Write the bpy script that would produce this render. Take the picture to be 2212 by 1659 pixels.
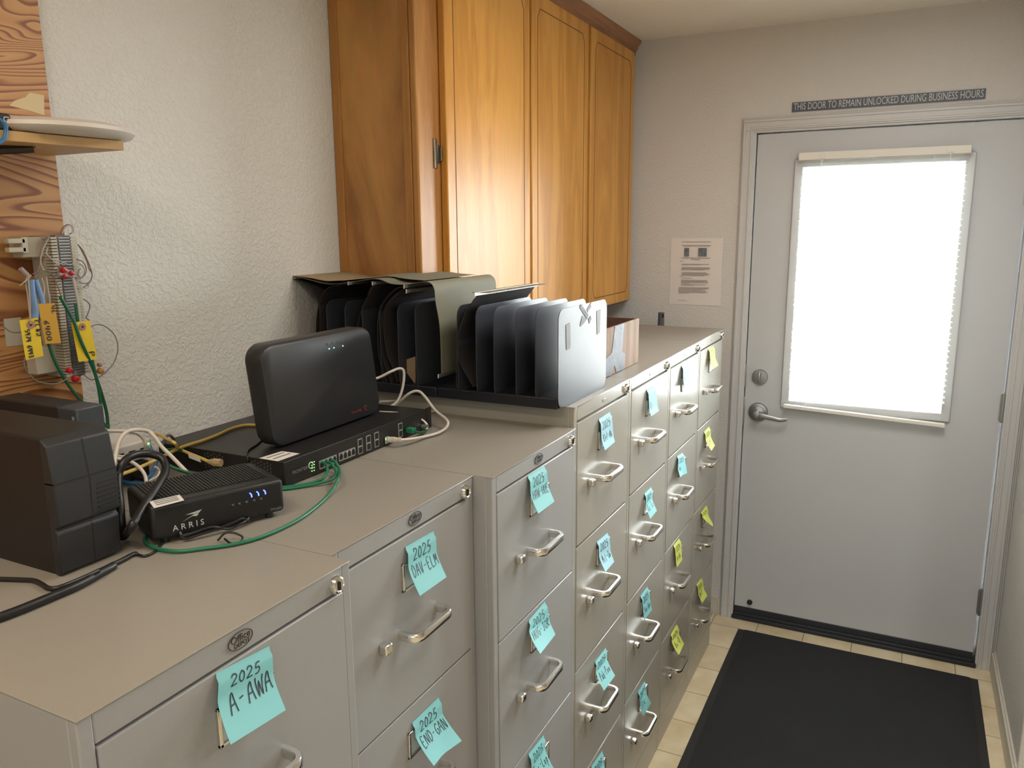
import bpy, bmesh, math, random
from mathutils import Vector, Matrix
random.seed(7)
for o in list(bpy.data.objects): bpy.data.objects.remove(o)
SC = bpy.context.scene
COL = SC.collection
PI = math.pi

# ------------------------------------------------------------------ camera
W, H = 2212, 1659
FPX = 1703.09
CP = Vector((-3.3014, -0.6219, 1.6803))
yaw, pit, rol = 0.4667, -0.1937, -0.0077
Fw = Vector((math.cos(yaw)*math.cos(pit), math.sin(yaw)*math.cos(pit), math.sin(pit)))
R0 = Fw.cross(Vector((0, 0, 1))).normalized(); U0 = R0.cross(Fw)
Rt = R0*math.cos(rol) + U0*math.sin(rol)
Up = -R0*math.sin(rol) + U0*math.cos(rol)
cd = bpy.data.cameras.new('camera'); cam = bpy.data.objects.new('camera', cd); COL.objects.link(cam)
cam.matrix_world = Matrix(((Rt.x, Up.x, -Fw.x, CP.x), (Rt.y, Up.y, -Fw.y, CP.y), (Rt.z, Up.z, -Fw.z, CP.z), (0, 0, 0, 1)))
cd.sensor_width = 36; cd.lens = 36*FPX/W; cd.clip_start = .02; cd.clip_end = 100
SC.camera = cam

def at(u, v, ax, val):
    """point of the place seen at photo pixel (u, v), on the plane ax = val"""
    d = Fw + Rt*((u-W/2)/FPX) + Up*((H/2-v)/FPX)
    i = 'xyz'.index(ax)
    return CP + d*((val-CP[i])/d[i])

# ------------------------------------------------------------------ light and exposure
SC.view_settings.view_transform = 'Standard'; SC.view_settings.look = 'None'
SC.view_settings.gamma = 1; SC.view_settings.use_curve_mapping = False
SC.view_settings.exposure = 0.3
wd = bpy.data.worlds.new('sky'); SC.world = wd; wd.use_nodes = True
wd.node_tree.nodes['Background'].inputs[0].default_value = (.93, .97, 1, 1)
wd.node_tree.nodes['Background'].inputs[1].default_value = 41.0

def area(name, loc, rot, sx, sy, power, color=(1, 1, 1), portal=False):
    l = bpy.data.lights.new(name, 'AREA'); l.shape = 'RECTANGLE'; l.size = sx; l.size_y = sy
    l.energy = power; l.color = color
    if portal: l.cycles.is_portal = True
    o = bpy.data.objects.new(name, l); COL.objects.link(o); o.location = loc; o.rotation_euler = rot
    return o
# daylight enters through the glass of the door (portal only guides the sampling)
area('door_window_portal', (.06, -.49, 1.445), (0, PI/2, 0), .96, .6, 1, portal=True)
# unseen ceiling lamps for ambient light; the corridor one is added fill
area('ceiling_lamp_light', (-3.3, .0, 2.395), (0, 0, 0), .28, .9, 9, (1, .86, .68))
area('far_ceiling_lamp_light', (-4.6, -2.5, 2.395), (0, 0, 0), 1.15, .28, 30, (1, .95, .88))
area('corridor_fill_light', (-1.5, -.6, 2.395), (0, 0, 0), .9, .6, 16, (1, .96, .90))  # added fill that brightens the door end, no fixture there
# added fill from the rear wall, which has no window
area('rear_fill_light', (-5.9, -1.6, 1.45), (0, -PI/2, 0), 1.5, 2.2, 6, (.90, .94, 1))

# ------------------------------------------------------------------ materials
def new_mat(name):
    m = bpy.data.materials.new(name); m.use_nodes = True
    nt = m.node_tree; return m, nt, nt.nodes['Principled BSDF']
def N(nt, t, **kw):
    n = nt.nodes.new(t)
    for k, v in kw.items():
        if k in n.inputs: n.inputs[k].default_value = v
        else: setattr(n, k, v)
    return n
def mat(name, col, rough=.5, metal=0, bump=0, bscale=200, coat=0, emit=None, es=1, var=0, vscale=30, spec=None, trans=0):
    m, nt, b = new_mat(name)
    b.inputs['Base Color'].default_value = (*col, 1); b.inputs['Roughness'].default_value = rough
    b.inputs['Metallic'].default_value = metal
    if spec is not None: b.inputs['Specular IOR Level'].default_value = spec
    if coat: b.inputs['Coat Weight'].default_value = coat; b.inputs['Coat Roughness'].default_value = .15
    if trans: b.inputs['Transmission Weight'].default_value = trans
    if emit: b.inputs['Emission Color'].default_value = (*emit, 1); b.inputs['Emission Strength'].default_value = es
    tc = N(nt, 'ShaderNodeTexCoord')
    if var:
        n = N(nt, 'ShaderNodeTexNoise', Scale=vscale, Detail=5)
        nt.links.new(tc.outputs['Object'], n.inputs['Vector'])
        r = N(nt, 'ShaderNodeMix', data_type='RGBA')
        r.inputs[6].default_value = (*[c*(1-var) for c in col], 1); r.inputs[7].default_value = (*[min(1, c*(1+var)) for c in col], 1)
        nt.links.new(n.outputs['Fac'], r.inputs[0]); nt.links.new(r.outputs[2], b.inputs['Base Color'])
    if bump:
        n = N(nt, 'ShaderNodeTexNoise', Scale=bscale, Detail=3)
        nt.links.new(tc.outputs['Object'], n.inputs['Vector'])
        bp = N(nt, 'ShaderNodeBump', Strength=bump, Distance=.001)
        nt.links.new(n.outputs['Fac'], bp.inputs['Height']); nt.links.new(bp.outputs['Normal'], b.inputs['Normal'])
    return m

def wall_mat(name, col, strength=.5, scale=125):
    m, nt, b = new_mat(name); b.inputs['Base Color'].default_value = (*col, 1); b.inputs['Roughness'].default_value = .62
    tc = N(nt, 'ShaderNodeTexCoord')
    n = N(nt, 'ShaderNodeTexNoise', Scale=scale, Detail=2.5, Roughness=.5, Distortion=.6)
    nt.links.new(tc.outputs['Object'], n.inputs['Vector'])
    rp = N(nt, 'ShaderNodeValToRGB'); rp.color_ramp.elements[0].position = .42; rp.color_ramp.elements[1].position = .62
    nt.links.new(n.outputs['Fac'], rp.inputs[0])
    bp = N(nt, 'ShaderNodeBump', Strength=strength, Distance=.002)
    nt.links.new(rp.outputs[0], bp.inputs['Height']); nt.links.new(bp.outputs['Normal'], b.inputs['Normal'])
    return m

def wood_mat(name, c1, c2, axis='z', stretch=9, scale=14, rough=.35, bands=0, coat=0, contrast=(.35, .7), dist=1.2, spec=.5):
    """grain running along axis"""
    m, nt, b = new_mat(name); b.inputs['Roughness'].default_value = rough; b.inputs['Specular IOR Level'].default_value = spec
    if coat: b.inputs['Coat Weight'].default_value = coat; b.inputs['Coat Roughness'].default_value = .22
    tc = N(nt, 'ShaderNodeTexCoord'); mp = N(nt, 'ShaderNodeMapping')
    s = [1, 1, 1]; s['xyz'.index(axis)] = 1/stretch; mp.inputs['Scale'].default_value = s
    nt.links.new(tc.outputs['Object'], mp.inputs['Vector'])
    n = N(nt, 'ShaderNodeTexNoise', Scale=scale, Detail=6, Roughness=.55, Distortion=dist)
    nt.links.new(mp.outputs[0], n.inputs['Vector'])
    fac = n.outputs['Fac']
    if bands:
        mt = N(nt, 'ShaderNodeMath', operation='MULTIPLY'); mt.inputs[1].default_value = bands
        nt.links.new(fac, mt.inputs[0])
        sn = N(nt, 'ShaderNodeMath', operation='PINGPONG'); sn.inputs[1].default_value = 1
        nt.links.new(mt.outputs[0], sn.inputs[0]); fac = sn.outputs[0]
    rp = N(nt, 'ShaderNodeValToRGB')
    rp.color_ramp.elements[0].position = contrast[0]; rp.color_ramp.elements[1].position = contrast[1]
    rp.color_ramp.elements[0].color = (*c1, 1); rp.color_ramp.elements[1].color = (*c2, 1)
    nt.links.new(fac, rp.inputs[0])
    f = N(nt, 'ShaderNodeTexNoise', Scale=scale*14, Detail=3)
    nt.links.new(mp.outputs[0], f.inputs['Vector'])
    mx = N(nt, 'ShaderNodeMix', data_type='RGBA', blend_type='MULTIPLY'); mx.inputs[0].default_value = .28
    nt.links.new(rp.outputs[0], mx.inputs[6]); nt.links.new(f.outputs['Color'], mx.inputs[7])
    g = N(nt, 'ShaderNodeMix', data_type='RGBA', blend_type='MULTIPLY'); g.inputs[0].default_value = 0
    nt.links.new(mx.outputs[2], b.inputs['Base Color'])
    return m

M = dict(
 wall=wall_mat('wall_paint', (.64, .62, .57)),
 wall_door=wall_mat('wall_paint_far', (.66, .65, .63), .35, 130),
 ceiling=wall_mat('ceiling_paint', (.90, .87, .81), .3, 60),
 trim=mat('trim_paint', (.58, .585, .59), .38, bump=.05, bscale=60),
 door=mat('door_paint', (.54, .56, .585), .42, bump=.08, bscale=300),
 base=mat('baseboard_paint', (.58, .55, .48), .4),
 paint_a=mat('office_grey_enamel', (.335, .338, .338), .40, bump=.12, bscale=900, var=.03, vscale=6),
 paint_b=mat('old_putty_enamel', (.36, .345, .30), .25, bump=.03, bscale=300, var=.05, vscale=5),
 paint_top=mat('warm_lit_top_enamel', (.285, .262, .225), .36, bump=.08, bscale=700, var=.05, vscale=5),  # same enamel; warm overhead light on the tops put into this darker tan
 gap=mat('dark_gap', (.03, .03, .03), .8),
 chrome=mat('chrome', (.78, .76, .73), .16, 1),
 steel=mat('brushed_steel', (.50, .51, .53), .38, 1, bump=.1, bscale=250),
 nickel=mat('satin_nickel', (.42, .43, .44), .36, 1),
 black_plastic=mat('black_plastic', (.011, .011, .012), .45, bump=.15, bscale=1400),
 black_gloss=mat('black_soft_plastic', (.024, .025, .027), .42),
 black_metal=mat('black_metal', (.014, .0135, .0135), .42, bump=.1, bscale=900),
 ups_front=mat('charcoal_plastic', (.019, .020, .022), .5, bump=.2, bscale=1600),
 cord_black=mat('black_cord', (.012, .012, .014), .38),
 cord_white=mat('white_cable', (.62, .57, .50), .42),
 cord_green=mat('green_cable', (.012, .165, .085), .38),
 cord_green_dark=mat('dark_green_cable', (.008, .10, .045), .4),
 cord_yellow=mat('yellow_cable', (.60, .43, .10), .42),
 cord_blue=mat('blue_cable', (.02, .13, .30), .4),
 cord_grey=mat('grey_cable', (.16, .15, .14), .5),
 clear=mat('clear_plastic', (.62, .47, .25), .2, trans=.3),
 white_plastic=mat('white_plastic', (.60, .57, .54), .42),
 port=mat('port_dark', (.01, .01, .01), .6),
 port_frame=mat('port_frame', (.50, .50, .48), .35, .6),
 led_green=mat('led_green', (.2, .8, .2), .4, emit=(.25, 1, .2), es=2),
 led_cyan=mat('led_mint', (.2, .8, .5), .4, emit=(.25, 1, .6), es=2.5),
 led_blue=mat('led_blue', (.05, .1, .9), .4, emit=(.08, .14, 1), es=4),
 print_white=mat('white_print', (.62, .62, .62), .6),
 print_grey=mat('grey_print', (.20, .20, .21), .6),
 print_dark=mat('dark_print', (.03, .03, .03), .6),
 print_red=mat('dull_red_print', (.22, .03, .02), .6),
 label=mat('label_paper', (.72, .69, .64), .7, var=.05, vscale=80),
 ink=mat('pen_ink', (.012, .016, .03), .6),
 note_blue=mat('sticky_note_aqua', (.20, .51, .53), .72, bump=.05, bscale=200, var=.02, vscale=25),
 note_sky=mat('sticky_note_sky', (.28, .53, .62), .72, bump=.05, bscale=200, var=.02, vscale=25),
 note_yellow=mat('sticky_note_yellow', (.60, .66, .13), .72, bump=.05, bscale=200, var=.02, vscale=25),
 tag_yellow=mat('tag_yellow', (.66, .47, .02), .65, var=.05, vscale=40),
 tag_orange=mat('tag_orange', (.50, .27, .02), .65, var=.05, vscale=40),
 tag_ring=mat('tag_ring', (.34, .17, .13), .7),
 folder=mat('folder_olive', (.175, .17, .12), .72, bump=.2, bscale=420, var=.12, vscale=9),
 folder_tan=mat('folder_tan', (.30, .22, .13), .7, bump=.15, bscale=420, var=.08, vscale=12),
 folder_shaded=mat('folder_shaded', (.032, .026, .024), .75, bump=.2, bscale=420),  # olive folders on the sides away from the light, shade put into the colour
 organizer=mat('slate_enamel_panel', (.048, .052, .064), .33, 0, bump=.04, bscale=60, spec=.2),
 organizer_base=mat('organizer_black', (.010, .011, .018), .4),
 hook=mat('hook_metal', (.62, .60, .56), .3, .85),
 tape=mat('clear_tape', (.16, .16, .155), .5, 0, spec=.1, bump=.4, bscale=60),
 duct=mat('duct_tape', (.15, .16, .18), .55, .15, spec=.2, bump=1, bscale=55, var=.45, vscale=45),
 carton=mat('inner_carton', (.10, .045, .035), .7),
 mat_rubber=mat('mat_rubber', (.020, .021, .022), .75, bump=.3, bscale=500),
 mat_carpet=mat('mat_carpet', (.016, .018, .020), .95, bump=1, bscale=700, var=.3, vscale=350),
 sweep=mat('rubber_sweep', (.018, .022, .030), .55, bump=.2, bscale=90),
 sign=mat('sign_slate', (.075, .095, .135), .45),
 sign_text=mat('sign_white', (.60, .60, .58), .5),
 blind=mat('blind_vinyl', (.78, .76, .70), .45),
 cord_tan=mat('tan_string', (.40, .30, .20), .7),
 block_white=mat('block_ivory', (.46, .42, .33), .5),
 block_grey=mat('block_grey', (.16, .155, .14), .5, .3),
 red_cap=mat('red_cap', (.38, .01, .015), .3),
 amber_cap=mat('amber_cap', (.34, .16, .04), .35),
 gel=mat('clear_splice', (.45, .36, .34), .25, trans=.25),
 blue_sleeve=mat('blue_sleeve', (.15, .27, .48), .5),
 wire_white=mat('wire_white', (.42, .39, .35), .5),
 wire_red=mat('wire_red_brown', (.22, .11, .09), .5),
 disc=mat('disc_ivory', (.60, .55, .50), .42),
 bronze=mat('dark_bracket', (.035, .03, .025), .45, .3),
 pine_edge=mat('pine_edge', (.50, .31, .13), .5, var=.12, vscale=25),
 broom=mat('grey_handle', (.10, .105, .12), .4),
 hinge=mat('antique_hinge', (.16, .14, .10), .35, .85),
 concrete=mat('concrete', (.62, .60, .57), .9, var=.08, vscale=3),
 fence=mat('pale_wall', (.80, .80, .78), .9),
 leaf=mat('leaf', (.20, .36, .08), .7),
)
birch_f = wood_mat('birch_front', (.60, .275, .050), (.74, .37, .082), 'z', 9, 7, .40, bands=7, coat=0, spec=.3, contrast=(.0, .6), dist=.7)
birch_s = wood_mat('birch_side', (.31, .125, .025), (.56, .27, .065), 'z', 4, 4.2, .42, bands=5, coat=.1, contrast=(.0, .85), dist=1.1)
birch_trim = wood_mat('oak_trim', (.38, .165, .045), (.52, .25, .07), 'z', 10, 25, .42, spec=.25)
crown_w = wood_mat('crown_wood', (.30, .115, .04), (.46, .20, .075), 'x', 10, 25, .4, coat=.3)
groove_m = mat('routed_groove', (.16, .06, .02), .7)
oak_end = wood_mat('box_wood', (.26, .17, .115), (.42, .30, .21), 'z', 9, 22, .7, bands=3, contrast=(.1, .9), spec=.15)

def plywood_mat():
    m, nt, b = new_mat('fir_plywood'); b.inputs['Roughness'].default_value = .5
    tc = N(nt, 'ShaderNodeTexCoord'); mp = N(nt, 'ShaderNodeMapping'); mp.inputs['Scale'].default_value = (.22, .3, 1)
    nt.links.new(tc.outputs['Object'], mp.inputs['Vector'])
    n = N(nt, 'ShaderNodeTexNoise', Scale=6.5, Detail=2.2, Roughness=.42, Distortion=.9)
    nt.links.new(mp.outputs[0], n.inputs['Vector'])
    mt = N(nt, 'ShaderNodeMath', operation='MULTIPLY'); mt.inputs[1].default_value = 26; nt.links.new(n.outputs['Fac'], mt.inputs[0])
    pp = N(nt, 'ShaderNodeMath', operation='FRACT'); nt.links.new(mt.outputs[0], pp.inputs[0])
    rp = N(nt, 'ShaderNodeValToRGB'); e = rp.color_ramp.elements
    e[0].position = 0; e[0].color = (.50, .27, .10, 1); e[1].position = .55; e[1].color = (.44, .21, .075, 1)
    x = e.new(.8); x.color = (.20, .065, .022, 1); x = e.new(.93); x.color = (.21, .07, .025, 1); x = e.new(1); x.color = (.48, .26, .10, 1)
    nt.links.new(pp.outputs[0], rp.inputs[0])
    nt.links.new(rp.outputs[0], b.inputs['Base Color'])
    return m
M['plywood'] = plywood_mat()

def tile_mat():
    m, nt, b = new_mat('beige_tile'); b.inputs['Roughness'].default_value = .42
    tc = N(nt, 'ShaderNodeTexCoord'); mp = N(nt, 'ShaderNodeMapping'); mp.inputs['Location'].default_value = (.10, .153, 0)
    nt.links.new(tc.outputs['Object'], mp.inputs['Vector'])
    br = N(nt, 'ShaderNodeTexBrick', offset=0.0, squash=1.0); br.inputs['Scale'].default_value = 1
    br.inputs['Brick Width'].default_value = .1855; br.inputs['Row Height'].default_value = .1855; br.inputs['Mortar Size'].default_value = .0022
    br.inputs['Mortar Smooth'].default_value = .4; br.inputs['Bias'].default_value = 0
    br.inputs['Color1'].default_value = (.74, .65, .46, 1); br.inputs['Color2'].default_value = (.80, .71, .52, 1); br.inputs['Mortar'].default_value = (.34, .27, .17, 1)
    nt.links.new(mp.outputs[0], br.inputs['Vector'])
    n = N(nt, 'ShaderNodeTexNoise', Scale=9, Detail=5); nt.links.new(tc.outputs['Object'], n.inputs['Vector'])
    rp = N(nt, 'ShaderNodeValToRGB'); rp.color_ramp.elements[0].position = .3; rp.color_ramp.elements[0].color = (.78, .70, .58, 1); rp.color_ramp.elements[1].position = .65
    nt.links.new(n.outputs['Fac'], rp.inputs[0])
    mx = N(nt, 'ShaderNodeMix', data_type='RGBA', blend_type='MULTIPLY'); mx.inputs[0].default_value = .8
    nt.links.new(br.outputs['Color'], mx.inputs[6]); nt.links.new(rp.outputs[0], mx.inputs[7]); nt.links.new(mx.outputs[2], b.inputs['Base Color'])
    return m
M['tile'] = tile_mat()

def glass_mat():
    m = bpy.data.materials.new('window_glass'); m.use_nodes = True; nt = m.node_tree; nt.nodes.clear()
    o = N(nt, 'ShaderNodeOutputMaterial'); mx = N(nt, 'ShaderNodeMixShader'); t = N(nt, 'ShaderNodeBsdfTransparent'); g = N(nt, 'ShaderNodeBsdfGlossy', Roughness=.02)
    f = N(nt, 'ShaderNodeFresnel', IOR=1.45); t.inputs[0].default_value = (.94, .96, .96, 1)
    nt.links.new(f.outputs[0], mx.inputs[0]); nt.links.new(t.outputs[0], mx.inputs[1]); nt.links.new(g.outputs[0], mx.inputs[2]); nt.links.new(mx.outputs[0], o.inputs[0])
    return m
M['glass'] = glass_mat()

# ------------------------------------------------------------------ mesh helpers
def cr(pts, k=6):
    """Catmull-Rom through points"""
    P = [Vector(p) for p in pts]
    if len(P) < 3: return P
    P = [P[0]*2-P[1]] + P + [P[-1]*2-P[-2]]
    out = []
    for i in range(1, len(P)-2):
        a, b, c, d = P[i-1:i+3]
        for j in range(k):
            t = j/k
            out.append(.5*((2*b)+(c-a)*t+(2*a-5*b+4*c-d)*t*t+(3*b-a-3*c+d)*t**3))
    out.append(P[-2]); return out

class MB:
    def __init__(s): s.v = []; s.f = []; s.X = Matrix.Identity(4)
    def add(s, vs, fs):
        n = len(s.v); s.v += [s.X @ Vector(v) for v in vs]; s.f += [tuple(i+n for i in f) for f in fs]; return s
    def box(s, x0, x1, y0, y1, z0, z1):
        return s.add([(x, y, z) for x in (x0, x1) for y in (y0, y1) for z in (z0, z1)],
                     [(0, 1, 3, 2), (4, 6, 7, 5), (0, 4, 5, 1), (2, 3, 7, 6), (0, 2, 6, 4), (1, 5, 7, 3)])
    def prism(s, poly, d):
        """closed polygon of 3D points swept along vector d"""
        n = len(poly); d = Vector(d); a = [Vector(p) for p in poly]
        return s.add(a + [p+d for p in a], [tuple(range(n-1, -1, -1)), tuple(range(n, 2*n))] + [(i, (i+1) % n, (i+1) % n+n, i+n) for i in range(n)])
    def tube(s, pts, r, k=8, smooth=6, flat=None):
        P = cr(pts, smooth) if smooth else [Vector(p) for p in pts]
        n = len(P); vs = []; t0 = (P[1]-P[0]).normalized()
        nrm = t0.orthogonal().normalized()
        for i, p in enumerate(P):
            t = (P[min(i+1, n-1)]-P[max(i-1, 0)]).normalized()
            nrm = (nrm - t*nrm.dot(t)).normalized(); b = t.cross(nrm)
            rr = r(i/(n-1)) if callable(r) else r
            for j in range(k):
                a = 2*PI*j/k; vs.append(p + nrm*math.cos(a)*rr + b*math.sin(a)*rr)
        fs = [(i*k+j, i*k+(j+1) % k, (i+1)*k+(j+1) % k, (i+1)*k+j) for i in range(n-1) for j in range(k)]
        fs += [tuple(range(k-1, -1, -1)), tuple((n-1)*k+j for j in range(k))]
        return s.add(vs, fs)
    def cyl(s, c, axis, r, h, k=28, r2=None):
        c = Vector(c); a = Vector(axis).normalized(); u = a.orthogonal().normalized(); w = a.cross(u); r2 = r if r2 is None else r2
        vs = [c + (u*math.cos(2*PI*j/k)+w*math.sin(2*PI*j/k))*r for j in range(k)] + [c + a*h + (u*math.cos(2*PI*j/k)+w*math.sin(2*PI*j/k))*r2 for j in range(k)]
        return s.add(vs, [tuple(range(k-1, -1, -1)), tuple(range(k, 2*k))] + [(j, (j+1) % k, (j+1) % k+k, j+k) for j in range(k)])
    def lathe(s, c, axis, prof, k=36):
        c = Vector(c); a = Vector(axis).normalized(); u = a.orthogonal().normalized(); w = a.cross(u); vs = []; n = len(prof)
        for r, h in prof:
            for j in range(k): vs.append(c + a*h + (u*math.cos(2*PI*j/k)+w*math.sin(2*PI*j/k))*r)
        fs = [(i*k+j, i*k+(j+1) % k, (i+1)*k+(j+1) % k, (i+1)*k+j) for i in range(n-1) for j in range(k)]
        fs += [tuple(range(k-1, -1, -1)), tuple((n-1)*k+j for j in range(k))]
        return s.add(vs, fs)
    def sheet(s, prof, d, t=.0007):
        """open profile (3D points) swept along d, with thickness t"""
        P = [Vector(p) for p in prof]; n = len(P); d = Vector(d); top = []
        for i, p in enumerate(P):
            tg = (P[min(i+1, n-1)]-P[max(i-1, 0)]).normalized(); nn = tg.cross(d.normalized())
            top.append(p + nn*t)
        return s.prism(P + top[::-1], d)
    def grid(s, fn, nu, nv, t=0):
        """surface fn(u,v) -> Vector with thickness t along its normal"""
        A = [[fn(i/nu, j/nv) for j in range(nv+1)] for i in range(nu+1)]
        vs = [A[i][j] for i in range(nu+1) for j in range(nv+1)]; q = lambda i, j: i*(nv+1)+j
        fs = [(q(i, j), q(i+1, j), q(i+1, j+1), q(i, j+1)) for i in range(nu) for j in range(nv)]
        s.add(vs, fs)
        if t:
            o = len(vs); B = []
            for i in range(nu+1):
                for j in range(nv+1):
                    a = A[min(i+1, nu)][j]-A[max(i-1, 0)][j]; b = A[i][min(j+1, nv)]-A[i][max(j-1, 0)]
                    B.append(A[i][j] - a.cross(b).normalized()*t)
            n0 = len(s.v); s.add(B, [tuple(reversed(f)) for f in fs])
            ring = [(i, 0) for i in range(nu)] + [(nu, j) for j in range(nv)] + [(i, nv) for i in range(nu, 0, -1)] + [(0, j) for j in range(nv, 0, -1)]
            base = n0-o
            for k in range(len(ring)):
                a = q(*ring[k]); b = q(*ring[(k+1) % len(ring)])
                s.f.append((base+a, n0+a, n0+b, base+b))
        return s
    def build(s, name, m, parent=None, bevel=0, smooth=False, seg=2, ang=40):
        off = parent_world(parent) if parent else Vector((0, 0, 0))
        me = bpy.data.meshes.new(name); me.from_pydata([tuple(v-off) for v in s.v], [], s.f); me.validate(); me.update()
        bm = bmesh.new(); bm.from_mesh(me); bmesh.ops.recalc_face_normals(bm, faces=bm.faces); bm.to_mesh(me); bm.free()
        o = bpy.data.objects.new(name, me); COL.objects.link(o); me.materials.append(m if not isinstance(m, str) else M[m])
        if parent: o.parent = parent
        if bevel:
            b = o.modifiers.new('bevel', 'BEVEL'); b.width = bevel; b.segments = seg; b.limit_method = 'ANGLE'; b.angle_limit = math.radians(ang)
            smooth = True
        if smooth:
            for p in me.polygons: p.use_smooth = True
            bm = bmesh.new(); bm.from_mesh(me)
            for e in bm.edges:
                if len(e.link_faces) == 2 and e.calc_face_angle(0) > math.radians(38): e.smooth = False
            bm.to_mesh(me); bm.free()
        return o
def parent_world(p):
    v = Vector(p.location)
    while p.parent: p = p.parent; v = v + Vector(p.location)
    return v
def thing(name, label, cat, loc, group=None):
    o = bpy.data.objects.new(name, None); COL.objects.link(o); o.location = loc; o.empty_display_size = .05
    return tag(o, label, cat, group)
def tag(o, label, cat, group=None):
    o['label'] = label; o['category'] = cat
    if group: o['group'] = group
    return o
def struct(o): o['kind'] = 'structure'; return o

def rrect(w, h, r, k=5):
    """rounded rectangle outline 0..w, 0..h"""
    out = []
    for cx, cy, a0 in ((w-r, r, -90), (w-r, h-r, 0), (r, h-r, 90), (r, r, 180)):
        for i in range(k+1):
            a = math.radians(a0+90*i/k); out.append((cx+r*math.cos(a), cy+r*math.sin(a)))
    return out

def text(name, s, size, pos, xd, yd, m, parent=None, sx=1, align='CENTER', depth=.0004, shear=0):
    cu = bpy.data.curves.new('t', 'FONT'); cu.body = s; cu.size = size; cu.align_x = align; cu.align_y = 'CENTER'; cu.extrude = depth/2; cu.resolution_u = 3
    to = bpy.data.objects.new('t', cu); COL.objects.link(to)
    dg = bpy.context.evaluated_depsgraph_get(); me = bpy.data.meshes.new_from_object(to.evaluated_get(dg))
    bpy.data.objects.remove(to)
    xd = Vector(xd).normalized(); yd = Vector(yd).normalized(); zd = xd.cross(yd); pos = Vector(pos)
    off = parent_world(parent) if parent else Vector((0, 0, 0))
    for v in me.vertices:
        c = v.co; v.co = pos + xd*((c.x+c.y*shear)*sx) + yd*c.y + zd*c.z - off
    me.name = name; me.materials.clear(); me.materials.append(M[m] if isinstance(m, str) else m)
    o = bpy.data.objects.new(name, me); COL.objects.link(o)
    if parent: o.parent = parent
    return o

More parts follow.
